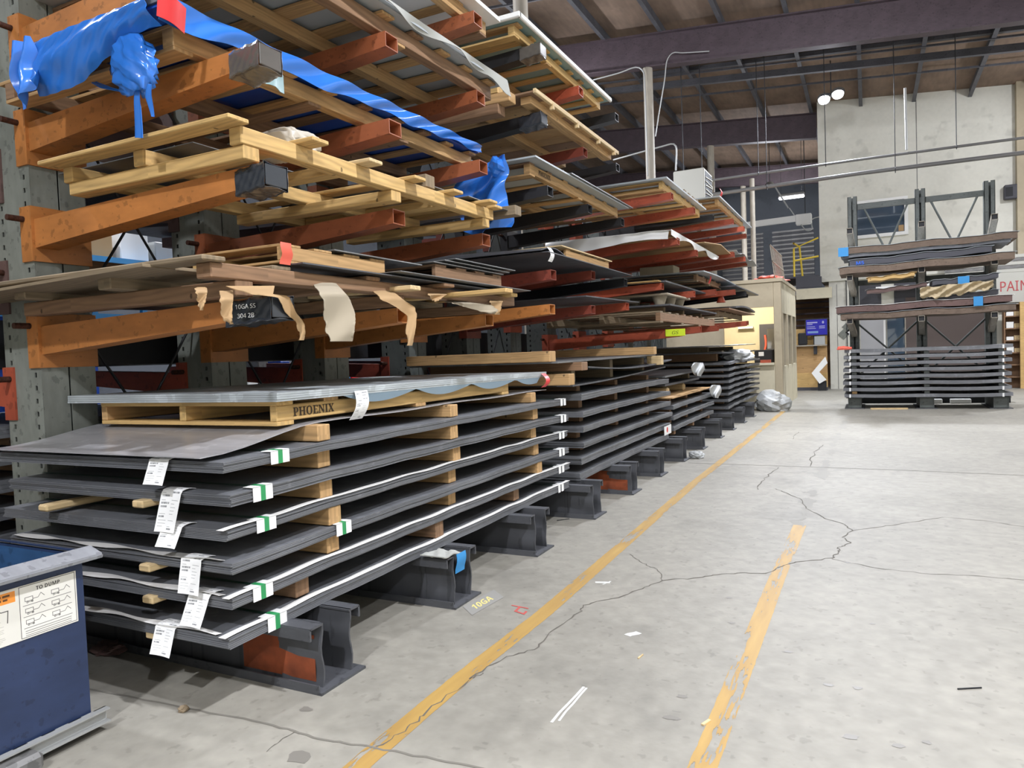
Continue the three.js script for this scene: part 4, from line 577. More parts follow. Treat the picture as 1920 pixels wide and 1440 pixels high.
hang('torn_cardboard', [[470, 536, 90], [490, 552, 40], [530, 556, 22], [545, 585, 18], [562, 605, 14], [567, 622, 12], [565, 638, 8]], -2.27, MT.card, 'long cardboard strip curling down past the black sleeve', 'cardboard'); hang('torn_cloth', [[608, 530, 42], [630, 560, 50], [637, 590, 58], [638, 620, 54], [640, 640, 40]], -2.3, MT.cloth, 'broad pale torn sheet hanging from the weathered skid', 'torn sheet'); hang('torn_cardboard', [[712, 540, 34], [735, 562, 40], [760, 576, 34], [772, 590, 18], [770, 625, 16], [768, 648, 8]], -2.32, MT.card, 'folded corrugated strip hanging over the timbers', 'cardboard'); hang('torn_cloth', [[850, 565, 30], [890, 572, 60], [915, 582, 40], [922, 588, 10]], -2.34, MT.cloth, 'grey torn wrap across the timbers at the far end', 'torn sheet');
hang('torn_cardboard', [[930, 560, 24], [930, 575, 20], [930, 590, 12]], -2.36, MT.card, 'small folded cardboard scrap at the far end of the skid', 'cardboard');
hang('torn_cardboard', [[820, 548, 40], [818, 560, 20], [816, 566, 4]], -2.33, MT.card, 'triangular cardboard scrap in the middle of the skid', 'cardboard');
plank('timber_beam', [-3.6, -2.47], [1.795, 1.858], [-3.02, -3.12], MT.brown, 'brown timber lying inside the weathered skid');

// ------------------------------------------------------------------ second rack loads
{ const p = pallet({ x0: -3.9, x1: -2.62, z0: -5.55, z1: -7.7, y: 4.1, ns: 3, nb: 8, nbot: 4, sw: 0.06, sh: 0.07, m: MT.tan, m2: MT.pine, ex: 0.04, label: 'tan pallet under teal sheets, topmost on the second rack' }); const y = p.top + 0.003, t = thing('foam_edged_pack', 'teal sheets edged with a white foam strip, topmost on the second rack', 'sheet pack', [-3.2, y, -6.6]);
  gm('sheets', slab((u, v) => [lerp(-3.95, -2.54, u), y, lerp(-5.48, -7.8, v)], 2, 6, 0.02, { dir: UP }), MT.tealSheet, t); gm('foam_edge', wbox([-2.55, -2.52], [y - 0.008, y + 0.04], [-7.82, -5.46], 0.008), MT.white, t); gm('foam_edge', wbox([-3.95, -2.52], [y - 0.008, y + 0.04], [-5.49, -5.455], 0.008), MT.white, t); }
{ const t = thing('plywood_crate', 'brown plywood crate panel on timbers high on the second rack', 'crate', [-3.15, 3.53, -6.6]); const B = (n, x, y, z, m = MT.tan) => box(n, m, t, x, y, z, { ch: 0.004 });
  for (const x of [-3.7, -3.1, -2.56]) B('runner', [x - 0.05, x + 0.05], [3.535, 3.6], [-5.6, -7.7]); for (let i = 0; i < 9; i++) B('plywood_strip', [-3.9, -2.45], [3.6, 3.62], [-5.55 - i * 0.245, -5.785 - i * 0.245], i % 3 ? MT.tan : MT.brown); for (const z of [-5.9, -6.5, -7.1, -7.6]) gm('splinter', wbox([-2.47, -2.435], [3.56, 3.61], [z - 0.03, z]), MT.pale, t); B('edge_batten', [-2.47, -2.44], [3.595, 3.635], [-5.55, -7.76], MT.pale); }
plank('timber_beam', [-3.9, -2.62], [3.36, 3.44], [-5.2, -5.32], MT.brown, 'lower of two brown timbers beside the high pallet of the near rack'); plank('timber_beam', [-3.9, -2.52], [3.442, 3.52], [-5.2, -5.32], MT.tan, 'upper of two brown timbers beside the high pallet of the near rack'); plank('timber_block', [-2.75, -2.62], [3.522, 3.6], [-5.2, -5.3], MT.pine, 'pale block standing on the two brown timbers');
{ const p = pallet({ x0: -3.9, x1: -2.52, z0: -5.55, z1: -7.9, y: 2.93, ns: 3, nb: 7, nbot: 3, sw: 0.06, sh: 0.08, bt: 0.015, m: MT.tan, m2: MT.brown, label: 'tan pallet with stencilled stringer under grey sheets on the second rack' }); plate('stencil', p.t, V(-2.517, 2.985, -5.85), 0.3, 0.06, V(1, 0, 0), UP, textTex('PHOENIX', 512, 96, 'bold 92px serif', '#3a2c1c'));
  const y = p.top + 0.002; flat('grey_sheet', [-3.9, -2.42], y, 0.014, [-5.45, -8.0], MT.greySheet, 'grey-blue sheets with a bright edge on the stencilled pallet of the second rack', 'sheets'); flat('steel_sheet', [-3.8, -2.4], y + 0.018, 0.008, [-6.2, -8.1], MT.sheet, 'grey sheet shifted toward the far end on the second rack', 'steel sheet'); }
{ const y = 2.275; flat('dark_sheet', [-3.95, -2.38], y, 0.008, [-5.55, -7.95], MT.sheetDark, 'large dark sheet with a curled near corner on the second rack', 'steel sheet', (u, v) => 0.0); const t = thing('curled_sheet', 'dark grey sheet curling upward with a white tag, on the second rack', 'steel sheet', [-3.2, y + 0.012, -5.7]); gm('sheet', slab((u, v) => [lerp(-3.9, -2.42, u), y + 0.012 + 0.09 * Math.sin(v * 3.14) * (1 - 0.5 * u), lerp(-5.5, -6.05, v)], 4, 14, 0.006, { dir: UP }), MT.sheetDark, t); gm('white_tag', slab((u, v) => [-2.41 + 0.03 * Math.sin(v * 3), y + 0.05 - v * 0.12, -5.6 - u * 0.08], 2, 8, 0.002, { uv01: true }), tagM, t);
  const p = pallet({ x0: -3.6, x1: -2.46, z0: -6.15, z1: -7.35, y: y + 0.012, ns: 3, nb: 4, nbot: 3, sw: 0.03, sh: 0.07, bt: 0.012, m: MT.grey, m2: MT.tan, label: 'small pallet standing on the large dark sheet of the second rack' }); flat('board', [-3.6, -2.44], p.top + 0.002, 0.01, [-6.0, -7.4], MT.pale, 'thin pale board on the small pallet of the second rack', 'board'); }
{ const c = P(905, 360, 'z', -4.87), t = thing('blue_plastic_bag', 'crumpled blue plastic sheet hanging between the near and second racks', 'plastic sheet', [c.x, c.y - 0.3, c.z]); gm('film', slab((u, v) => { const q = P(lerp(862, 952, u) + 5 * Math.sin(v * 9), lerp(300, 432, v) + 8 * Math.sin(u * 5), 'z', -4.87); return [q.x, q.y, q.z + 0.05 * Math.sin(u * 8 + v * 3) + 0.02 * Math.sin(v * 19 + u * 13)]; }, 18, 24, 0.003), MT.blueFilm, t); gm('knot', (() => { const g = new THREE.IcosahedronGeometry(0.07, 2), a = g.attributes.position; for (let i = 0; i < a.count; i++) { const q = V().fromBufferAttribute(a, i); q.multiplyScalar(1 + 0.25 * Math.sin(q.x * 60) * Math.cos(q.y * 50)); a.setXYZ(i, q.x, q.y, q.z); } g.computeVertexNormals(); const k = P(935, 312, 'z', -4.84); g.translate(k.x, k.y, k.z); return g; })(), MT.blueFilm, t); }
{ const c = P(1240, 532, 'z', UZ[6]); plank('long_board', [-3.9, -2.35], [2.29, 2.305], [-8.95, -9.07], MT.pine, 'long thin pale board on the red arm of the third rack'); }
{ const y = 2.0; flat('steel_sheet', [-3.9, -2.45], y, 0.012, [-6.6, -8.4], MT.sheetDark, 'dark sheet on the lower red arms of the second rack', 'steel sheet', (u, v) => -0.03 * (1 - v)); }

// ------------------------------------------------------------------ third and fourth rack loads
const P3 = (o) => pallet({ ns: 3, nb: 5, nbot: 3, sw: 0.05, sh: 0.08, bt: 0.018, bw: 0.12, ...o });
{ const p = P3({ x0: -3.8, x1: -2.28, z0: -9.0, z1: -11.2, y: 3.42, m: MT.pine, m2: MT.tan, nb: 8, label: 'pale pallet of grey sheets, topmost on the third rack' }); flat('grey_sheet', [-3.85, -2.2], p.top + 0.003, 0.02, [-8.9, -11.3], MT.greySheet, 'grey sheets on the topmost pallet of the third rack', 'sheets');
  const q = P3({ x0: -3.6, x1: -2.3, z0: -10.3, z1: -11.5, y: p.top + 0.03, m: MT.grey, label: 'small grey pallet on top of the grey sheets of the third rack' });
  const r = P3({ x0: -3.8, x1: -2.15, z0: -12.0, z1: -14.6, y: 3.72, m: MT.tan, m2: MT.grey, nb: 8, label: 'tan pallet with a red flag, topmost on the booth-end rack' }); flat('grey_sheet', [-3.8, -2.1], r.top + 0.003, 0.02, [-11.9, -15.4], MT.greySheet, 'grey sheets on the topmost pallet of the booth-end rack', 'sheets'); gm('red_flag', slab((u, v) => [-2.12 + 0.03 * Math.sin(v * 4), r.top + 0.16 - v * 0.16, -12.0 - u * 0.12], 3, 5, 0.003), MT.redLabel, r.t); }
{ const t = thing('white_wrapped_pack', 'long pack wrapped in crumpled white plastic on the third rack', 'wrapped pack', [-3.1, 2.86, -10.2]); gm('boards', slab((u, v) => [lerp(-3.9, -2.2, u), 2.87, lerp(-8.95, -12.0, v)], 2, 6, 0.03, { dir: UP }), MT.tan, t); gm('film', slab((u, v) => [lerp(-3.9, -2.17, u), 2.905 + 0.006 * Math.sin(u * 17 + v * 9), lerp(-8.9, -12.05, v)], 14, 18, 0.004, { dir: UP }), MT.whiteFilm, t); gm('film', slab((u, v) => [lerp(-3.85, -2.2, u), 2.91 - v * (0.13 + 0.03 * Math.sin(u * 6)), -8.9 + 0.03 * Math.sin(v * 3 + u * 5) + 0.01 * Math.sin(u * 31)], 24, 8, 0.003), MT.whiteFilm, t); gm('film', slab((u, v) => [-2.165 + 0.02 * Math.sin(v * 23) * u, 2.91 - u * (0.07 + 0.03 * Math.sin(v * 17)), lerp(-8.9, -12.05, v)], 5, 30, 0.003), MT.whiteFilm, t); }
flat('plywood_sheet', [-3.6, -2.1], 2.95, 0.012, [-10.6, -13.2], MT.card, 'brown board bowed upward over the white-wrapped pack', 'board', (u, v) => 0.16 * (1 - Math.abs(v * 2 - 1)) * 0.6 + 0.05 * v);
{ const f = (u, v) => 0.02 * Math.sin(v * 90); flat('corrugated_sheet', [-3.8, -2.05], 3.12, 0.006, [-13.1, -15.9], MT.plasticGrey, 'pale corrugated sheet on the booth-end rack', 'corrugated sheet', (u, v) => 0.03 * Math.sin(v * 60)); }
{ const p = P3({ x0: -3.7, x1: -2.35, z0: -11.2, z1: -13.2, y: 2.46, m: MT.grey, m2: MT.brown, label: 'grey pallet with a red flag in the middle of the third rack' }); flat('blue_sheet', [-3.75, -2.2], p.top + 0.003, 0.018, [-11.0, -15.3], MT.greySheet, 'pale blue sheets on the middle pallet of the third rack', 'sheets', (u, v) => 0.02 * Math.sin(v * 5)); gm('red_flag', slab((u, v) => [-2.3 + 0.02 * Math.sin(v * 4), p.top + 0.06 - v * 0.16, -11.9 - u * 0.1], 3, 5, 0.003), MT.redLabel, p.t);
  box('cream_box', MT.cream, null, [-3.3, -2.75], [p.top + 0.03, p.top + 0.19], [-11.4, -11.8], { ch: 0.01 }).userData = { label: 'long cream carton on the pale blue sheets of the third rack', category: 'carton' }; }
flat('dark_sheet', [-3.9, -2.3], 2.29, 0.02, [-9.1, -11.9], MT.sheetDark, 'dark sheets on the third rack arms below the white-wrapped pack', 'steel sheet'); flat('dark_sheet', [-3.9, -2.05], 2.49, 0.02, [-13.0, -15.8], MT.sheetDark, 'dark sheet on the middle arms of the booth-end rack', 'steel sheet');
{ const t = thing('moulded_pallet', 'beige moulded-fibre pallet with cup feet on the third rack', 'pallet', [-3.0, 2.06, -9.8]); gm('deck', wbox([-3.6, -2.3], [2.13, 2.16], [-9.2, -10.5], 0.01), MT.cloth, t); for (let i = 0; i < 3; i++) for (let j = 0; j < 3; j++) { const g = new THREE.CylinderGeometry(0.1, 0.06, 0.12, 10); g.translate(-3.45 + i * 0.5, 2.07, -9.35 - j * 0.5); gm('foot', g, MT.cloth, t); } }
flat('dark_sheet', [-3.8, -2.25], 1.99, 0.02, [-9.1, -12.2], MT.sheetDark, 'dark sheets between the moulded pallet and the old grey pallet', 'steel sheet');
for (const [j, z] of [-9.4, -10.5, -11.7].entries()) spacer(-3.7, -2.4, 1.905, 1.988, z, 0.09, `timber spacer ${WHERE[j]} of the old grey pallet`, MT.grey, 'spacers on the old grey pallet');
{ const p = pallet({ x0: -3.75, x1: -2.25, z0: -8.6, z1: -12.0, y: 1.76, ns: 3, nb: 9, nbot: 4, sw: 0.06, sh: 0.1, bt: 0.02, bw: 0.13, m: MT.grey, m2: MT.brown, label: 'long old grey pallet on the lowest arms of the third rack' }); const c = P(1265, 617, 'z', UZ[6] + 0.01); tag(box('lime_tag', MT.lime, null, [c.x - 0.12, c.x + 0.13], [c.y - 0.09, c.y], [UZ[6] + 0.0, UZ[6] + 0.012], { ch: 0.003 }), 'lime yellow tag on the lowest arm end of the third rack', 'tag'); plate('handwriting', scene.children[scene.children.length - 1], V(c.x, c.y - 0.045, UZ[6] + 0.0135), 0.18, 0.075, V(0, 0, 1), UP, textTex('GS', 128, 64, 'italic 50px serif', '#6b7a1c')); }
{ const p = P3({ x0: -3.7, x1: -2.3, z0: -12.6, z1: -15.2, y: 1.96, m: MT.grey, m2: MT.brown, label: 'weathered pallet on the lowest arms of the booth-end rack' }); flat('plywood_sheet', [-3.8, -2.1], p.top + 0.002, 0.02, [-12.5, -15.5], MT.brown, 'ragged brown board on the lowest arms of the booth-end rack', 'board'); flat('dark_sheet', [-3.7, -2.1], p.top + 0.05, 0.03, [-13.2, -15.6], MT.sheetDark, 'dark sheets lying on the ragged brown board', 'steel sheet', (u, v) => 0.05 * Math.sin(v * 3.1)); tag(gm('safety_cone', new THREE.ConeGeometry(0.08, 0.22, 16).translate(-2.3, p.top + 0.25, -12.9), MT.redOrange), 'small orange cone on the booth-end rack', 'cone'); }
// white plastic scraps on the far stacks
function crumple(name, c, s, m, label, cat, k = 1) { const g = new THREE.IcosahedronGeometry(1, 4), a = g.attributes.position; for (let i = 0; i < a.count; i++) { const q = V().fromBufferAttribute(a, i); const n = 0.75 + 0.55 * vnoise(q.x * 3.1 + 9 + k, q.y * 3.1 + q.z * 2.3 + 9, 64, 500 + k) * (0.7 + 0.6 * vnoise(q.z * 6 + 20, q.x * 5 + q.y * 6 + 20, 64, 510 + k)); a.setXYZ(i, q.x * s[0] * n, Math.max(-s[1] * 0.55, q.y * s[1] * n), q.z * s[2] * n); } g.computeVertexNormals(); g.computeBoundingBox(); g.translate(c[0], c[1] - g.boundingBox.min.y, c[2]); return tag(gm(name, g, m), label, cat); }
crumple('plastic_bag', [-1.92, 0, -16.8], [0.34, 0.27, 0.28], MT.plasticGrey, 'heap of crumpled white plastic on the floor by the booth', 'plastic', 1);
crumple('plastic_scrap', [-2.3, 1.192, -14.4], [0.3, 0.13, 0.25], MT.plasticGrey, 'white plastic scrap on the bundles in front of the booth', 'plastic', 2);
{ const hangBag = (px, py0, py1, w, x, label) => tag(gm('plastic_scrap', slab((u, v) => { const c = P(px + (u - 0.5) * w * (0.6 + 0.5 * Math.sin(v * 3.1 + 0.4)), lerp(py0, py1, v), 'x', x + 0.03 * Math.sin(v * 5 + u * 7) + 0.05 * (0.25 - (u - 0.5) ** 2)); return [c.x, c.y, c.z]; }, 10, 14, 0.01), MT.plasticGrey), label, 'plastic'); hangBag(1309, 680, 705, 22, -2.3, 'white plastic scrap hanging at the top of the third stack'); hangBag(1342, 722, 746, 20, -2.24, 'white plastic scrap hanging at the far end of the third stack'); }

// ------------------------------------------------------------------ blue self-dumping bin
{ const XF = -2.76, zF = -1.73, zN = 0.5, xB = -4.1, yT = 0.715, y0 = 0.035;
  const t = thing('dumping_bin', 'dark blue steel dumping bin with worn rim and warning decal', 'bin', [-3.4, 0, -0.7]);
  gm('side_wall', wbox([XF - 0.008, XF], [y0, yT], [zF, zN]), MT.binBlue, t); gm('end_wall', wbox([xB, XF - 0.008], [y0, yT], [zF, zF + 0.008]), MT.binBlue, t); gm('side_wall', wbox([xB, xB + 0.008], [y0, yT], [zF + 0.008, zN]), MT.binBlue, t); gm('end_wall', wbox([xB, XF], [y0, yT], [zN, zN + 0.008]), MT.binBlue, t); gm('floor_plate', wbox([xB, XF], [y0 - 0.008, y0], [zF, zN]), MT.binBlue, t);
  gm('inner_lining', merge([wbox([xB + 0.01, XF - 0.01], [0.13, yT - 0.01], [zF + 0.009, zF + 0.011]), wbox([xB + 0.009, xB + 0.011], [0.13, yT - 0.01], [zF + 0.01, zN])]), MT.binIn, t);
  const rimTop = (xa, xb, za, zb, ta, tb) => slab((u, v) => [lerp(xa, xb, u), yT + lerp(ta, tb, u), lerp(za, zb, v)], 2, 12, 0.006, { dir: UP });
  gm('rim', merge([rimTop(XF - 0.02, XF + 0.05, zF - 0.05, zN, 0.012, -0.012), slab((u, v) => [XF + 0.05 - 0.004 * u, yT - 0.012 - 0.012 * u, lerp(zF - 0.05, zN, v)], 1, 12, 0.006, { dir: V(1, 0, 0) })]), MT.binRim, t);
  gm('rim', slab((u, v) => [lerp(xB, XF - 0.02, u), yT + lerp(0.012, -0.012, v), lerp(zF + 0.02, zF - 0.05, v)], 12, 2, 0.006, { dir: UP }), MT.binBlue, t);
  gm('base_rail', merge([wbox([XF + 0.012, XF + 0.018], [0.035, 0.09], [zF - 0.05, zN]), wbox([XF + 0.012, XF + 0.045], [0.084, 0.09], [zF - 0.05, zN]), wbox([XF + 0.012, XF + 0.045], [0.035, 0.041], [zF - 0.05, zN])]), MT.conduit, t);
  gm('fork_tube', wbox([XF - 0.25, XF - 0.05], [0, 0.03], [zF + 0.1, zN], 0.01), MT.dark, t); gm('fork_tube', wbox([xB + 0.1, xB + 0.3], [0, 0.03], [zF + 0.1, zN], 0.01), MT.dark, t);
  gm('support_foot', wbox([XF - 0.02, XF + 0.09], [0, 0.07], [-1.5, -1.28], 0.015), MT.pipe, t);
  // decal
  const a = P(141, 1068, 'x', XF + 0.002), b = P(141, 1166, 'x', XF + 0.002), c = P(0, 1112, 'x', XF + 0.002); const zr = a.z, zl = c.z + 0.32, yt = (a.y + c.y) / 2, yb = b.y; const Wd = zl - zr, Hd = yt - yb;
  const tex = canvasTex(1024, Math.round(1024 * Hd / Wd), (g, w, h) => {
    g.fillStyle = '#dcd9cf'; g.fillRect(0, 0, w, h); const px = w / Wd, split = w - 0.21 * px; let s = 11; const q = () => (s = (s * 16807) % 2147483647) / 2147483647;
    g.fillStyle = '#e8923c'; g.fillRect(10, h * 0.05, split - 30, h * 0.2); g.fillRect(10, h * 0.05, split * 0.62, h * 0.42); g.fillStyle = '#5b3a1c';
    for (const yy of [0.09, 0.16]) for (let x = 22; x < split - 60;) { const L = 14 + q() * 34; g.fillRect(x, h * yy, L, h * 0.035); x += L + 9; }
    for (const yy of [0.28, 0.33, 0.38, 0.43]) { g.globalAlpha = 0.6; g.fillRect(22, h * yy, split * 0.5, h * 0.012); g.globalAlpha = 1; }
    g.strokeStyle = '#8b8880'; g.lineWidth = 1.5; for (let y = h * 0.52; y < h * 0.95; y += h * 0.03) for (const x0 of [16, split * 0.48]) { g.beginPath(); g.moveTo(x0, y); g.lineTo(x0 + split * 0.4 * (0.7 + 0.3 * q()), y); g.stroke(); }
    g.strokeStyle = '#3c3a37'; g.lineWidth = 5; g.beginPath(); g.moveTo(split * 0.78, h * 0.32); g.lineTo(split * 0.84, h * 0.38); g.lineTo(split * 0.9, h * 0.38); g.lineTo(split * 0.89, h * 0.6); g.stroke();
    g.fillStyle = '#e4e1d8'; g.fillRect(split, 4, w - split - 6, h - 8); g.strokeStyle = '#55534f'; g.lineWidth = 4; g.strokeRect(split + 4, 8, w - split - 14, h - 18);
    g.fillStyle = '#2c2b2a'; g.font = 'bold ' + Math.round(h * 0.1) + 'px sans-serif'; g.textAlign = 'center'; g.fillText('TO DUMP', (split + w) / 2, h * 0.15);
    g.lineWidth = 3; g.strokeStyle = '#4a4845'; const W = w - split; for (let r = 0; r < 3; r++) { const yy = h * (0.24 + r * 0.21); for (let k = 0; k < 2; k++) { const x0 = split + W * (0.1 + 0.45 * k); g.strokeRect(x0, yy, W * 0.13, h * 0.07); g.beginPath(); g.arc(x0 + W * 0.04, yy + h * 0.09, h * 0.014, 0, 7); g.arc(x0 + W * 0.12, yy + h * 0.09, h * 0.014, 0, 7); g.moveTo(x0 + W * 0.13, yy + h * 0.05); g.lineTo(x0 + W * 0.22, yy + h * 0.05); g.lineTo(x0 + W * 0.27, yy - h * 0.02); g.lineTo(x0 + W * 0.33, yy + h * 0.05); g.stroke(); } g.beginPath(); g.moveTo(split + W * 0.06, yy + h * 0.145); g.lineTo(w - W * 0.1, yy + h * 0.145); g.stroke(); }
    for (const yy of [0.86, 0.9, 0.94]) { g.beginPath(); g.moveTo(split + W * 0.08, h * yy); g.lineTo(w - W * 0.12, h * yy); g.stroke(); }
  });
  plate('warning_decal', t, V(XF + 0.003, (yt + yb) / 2, (zl + zr) / 2), Wd, Hd, V(1, 0, 0), UP, tex, { transparent: false, alphaTest: 0, roughness: 0.5 });
}
// tag and rag on the second base
{ const c = P(870, 1015, 'z', UZ[1] + 0.02); tag(gm('rag', slab((u, v) => [-2.3 + u * 0.16, 0.3 + 0.012 * Math.sin(u * 12) * Math.sin(v * 9) + 0.01 - 0.02 * v, UZ[1] + 0.06 - v * 0.2], 10, 8, 0.006, { dir: UP }), MT.greyCloth), 'crumpled grey rag on the base foot nearest the lowest bundle', 'rag'); tag(gm('blue_tag', slab((u, v) => [-2.13 + 0.006 * Math.sin(v * 5), 0.3 - v * 0.11, UZ[1] - 0.06 - u * 0.1 + 0.01 * v], 4, 5, 0.003), MT.tape), 'bright blue tag hanging on the second base foot', 'tag'); }
{ const c = P(1250, 806, 'x', -2.3); const t = thing('paper_label', 'white label with a red dot at the end of the second stack', 'label', [c.x, c.y - 0.05, c.z]); gm('label', wbox([c.x, c.x + 0.003], [c.y - 0.06, c.y + 0.05], [c.z - 0.22, c.z + 0.12]), MT.white, t); const g = new THREE.CylinderGeometry(0.035, 0.035, 0.002, 14); g.rotateZ(Math.PI / 2); g.translate(c.x + 0.004, c.y, c.z - 0.02); gm('red_dot', g, MT.redLabel, t); }
// scraps of wood, film and strap on the floor
for (const [px, py, L, w, m, ry, l] of [[1324, 1356, 0.05, 0.012, MT.pale, 1.2, 'wood splinter lying on the worn yellow line'], [1818, 1292, 0.1, 0.004, MT.dark, 0.5, 'thin dark wire on the open floor'], [1201, 1232, 0.05, 0.006, MT.pale, 1.4, 'tiny wood sliver near the white smear'], [1056, 975, 0.12, 0.006, MT.dark, 0.9, 'strip of strapping beside the third base foot'], [1130, 1093, 0.09, 0.01, MT.white, 0.3, 'white scrap of film between the yellow lines']]) { const c = floorAt(px, py); tag(box('floor_scrap', m, null, [c.x - L / 2, c.x + L / 2], [0.0005, 0.006], [c.z - w / 2, c.z + w / 2], { ry }), l, 'scrap'); }
crumple('floor_debris', [floorAt(205, 1222).x, 0, floorAt(205, 1222).z], [0.09, 0.03, 0.06], MT.mauve, 'dusty clump of debris under the near bundles', 'debris', 5); crumple('floor_debris', [floorAt(345, 1333).x, 0, floorAt(345, 1333).z], [0.02, 0.014, 0.02], MT.grey, 'small stone by the floor joint', 'debris', 6);
crumple('plastic_scrap', [-2.05, 0, -9.45], [0.09, 0.06, 0.08], MT.plasticGrey, 'white scrap at the foot of the third rack', 'plastic', 7);

// ------------------------------------------------------------------ free-standing rack at the end of the aisle
{ const ZR = -17.3, ZU = -18.55, xs = [[1603, 765], [1738, 766], [1877, 766]].map(p => P(...p, 'z', ZR - 0.05).x);
  const t = thing('cantilever_rack', 'free-standing grey cantilever rack in front of the white wall', 'rack', [1.0, 0, -18.2]);
  xs.forEach((x, i) => { gm('upright', merge([wbox([x - 0.1, x - 0.09], [0, 4.8], [ZU - 0.2, ZU]), wbox([x + 0.09, x + 0.1], [0, 4.8], [ZU - 0.2, ZU]), wbox([x - 0.1, x - 0.02], [0, 4.8], [ZU - 0.01, ZU]), wbox([x + 0.02, x + 0.1], [0, 4.8], [ZU - 0.01, ZU]), wbox([x - 0.1, x + 0.1], [0, 4.8], [ZU - 0.2, ZU - 0.19])]), MT.greenDark, t);
    const b = gm('base', merge([wbox([x - 0.13, x - 0.12], [0, 0.24], [ZU, ZR]), wbox([x + 0.12, x + 0.13], [0, 0.24], [ZU, ZR]), wbox([x - 0.17, x + 0.17], [0.23, 0.24], [ZU, ZR]), wbox([x - 0.12, x + 0.12], [0.02, 0.23], [ZR - 0.03, ZR - 0.02])]), MT.greenDark, t); gm('base_plate', wbox([x - 0.2, x + 0.2], [0, 0.015], [ZU, ZR + 0.02]), MT.baseSteel, b);
    for (const py of [[433, 420, 406][i], [521, 505, 490][i], [602, 597, 590][i]]) { const y = P([1593, 1728, 1865][i], py, 'z', ZR).y, xo = P([1593, 1728, 1865][i], py, 'z', ZR).x; const arm = gm('arm', (() => { const w = 0.06, tk = 0.008, gs = []; const mk = (xa, xb, ya, yb) => { const g = wbox([xa, xb], [ya, yb], [0, 1]); const p = g.attributes.position; for (let k = 0; k < p.count; k++) { const q = p.getZ(k); p.setX(k, p.getX(k) + lerp(x, xo, q)); p.setY(k, p.getY(k) + lerp(y - 0.28, y, q)); p.setZ(k, lerp(ZU, ZR, q)); } return g; }; gs.push(mk(-w, -w + tk, -0.06, 0.06), mk(w - tk, w, -0.06, 0.06), mk(-w, w, 0.052, 0.06), mk(-w, w, -0.06, -0.052)); return merge(gs); })(), MT.post, t); gm('end_face', wbox([xo - 0.05, xo + 0.05], [y - 0.05, y + 0.05], [ZR - 0.04, ZR - 0.03]), MT.dark, arm); } });
  for (let i = 0; i < 2; i++) { const a = xs[i], b = xs[i + 1], m = (a + b) / 2; gm('cross_rail', wbox([a, b], [4.5, 4.62], [ZU - 0.12, ZU - 0.06]), MT.greenDark, t); gm('cross_rail', wbox([a, b], [2.75, 2.87], [ZU - 0.12, ZU - 0.06]), MT.greenDark, t); gm('cross_rail', wbox([a, b], [2.0, 2.1], [ZU - 0.12, ZU - 0.06]), MT.greenDark, t); for (const [p, q] of [[[m - 0.44, 4.52], [m, 3.5]], [[m + 0.44, 4.52], [m, 3.5]], [[a, 1.95], [b, 0.6]], [[b, 1.95], [a, 0.6]]]) gm('brace', tube([V(p[0], p[1], ZU - 0.09), V(q[0], q[1], ZU - 0.09)], 0.025, 6, false), MT.greenDark, t); }
  // grey bundles on the base
  const ys = [745, 734, 722, 711, 700, 689, 677.5, 664];
  ys.forEach((py, i) => { const a = P(1581, py, 'z', ZR + 0.1), b = P(1897, py, 'z', ZR + 0.1), y = 0.255 + i * 0.138, o = rr(-0.03, 0.03); const tt = thing('steel_sheet_bundle', `long grey steel bundle, ${ORD[i]} from the floor on the free-standing rack`, 'steel bundle', [(a.x + b.x) / 2, y, ZR - 0.55], 'steel bundles on the free-standing rack'); const gs = []; for (let k = 0; k < 3; k++) gs.push(slab((u, v) => [lerp(a.x + o, b.x + o, u), y + k * 0.023 - 0.01 * Math.sin(u * Math.PI * 2) ** 2 + (u > 0.9 ? 0.03 * (u - 0.9) * 10 * 0.4 : 0), lerp(ZR + 0.1, ZR - 1.22, v)], 16, 3, 0.022, { dir: UP })); gm('sheets', merge(gs), MT.steelTop, tt); for (const q of [0.045, 0.955]) { const x = lerp(a.x, b.x, q); gm('strap', wbox([x - 0.015, x + 0.015], [y - 0.005, y + 0.07], [ZR + 0.101, ZR + 0.106]), MT.white, tt); }
    xs.forEach((x, j) => spacer(x - 0.05, x + 0.05, i ? y - 0.068 : 0.241, y - 0.011, ZR - 0.5, 1.1, `spacer over the ${['booth-side', 'middle', 'bookcase-side'][j]} foot, below the ${ORD[i]} bundle of the free-standing rack`, i === 1 && j === 0 ? MT.tan : MT.greenDark, 'spacers between bundles on the free-standing rack')); });
  const sl = (l, r, th, m, label, o = {}) => { const a = P(...l, 'z', ZR + (o.dz || 0)), b = P(...r, 'z', ZR + (o.dz || 0)), h = th * 0.0118, D = o.D || 1.15; const tt = thing(o.name || 'board_pack', label, o.cat || 'board pack', [(a.x + b.x) / 2, Math.min(a.y, b.y) - h, ZR - D / 2]); gm('boards', slab((u, v) => [lerp(a.x, b.x, u), lerp(a.y, b.y, u) - h + 0.012 * Math.sin(u * 15 + v) , lerp(a.z, a.z - D, v)], 14, 2, h, { dir: UP }), m, tt); gm('top_sheet', slab((u, v) => [lerp(a.x - 0.03, b.x + 0.04, u), lerp(a.y, b.y, u) + 0.004 + 0.012 * Math.sin(u * 15 + v) + 0.006 * Math.sin(u * 37), lerp(a.z + 0.02, a.z - D, v)], 24, 2, 0.007, { dir: UP }), o.top || MT.greySheet, tt); return [tt, a, b, h]; };
  const tp = (tt, a, b, h, q, w, m = MT.tape) => { const x = lerp(a.x, b.x, q), y = lerp(a.y, b.y, q); gm('tape_label', wbox([x - w / 2, x + w / 2], [y - h - 0.04, y + 0.02], [a.z + 0.022, a.z + 0.028]), m, tt); };
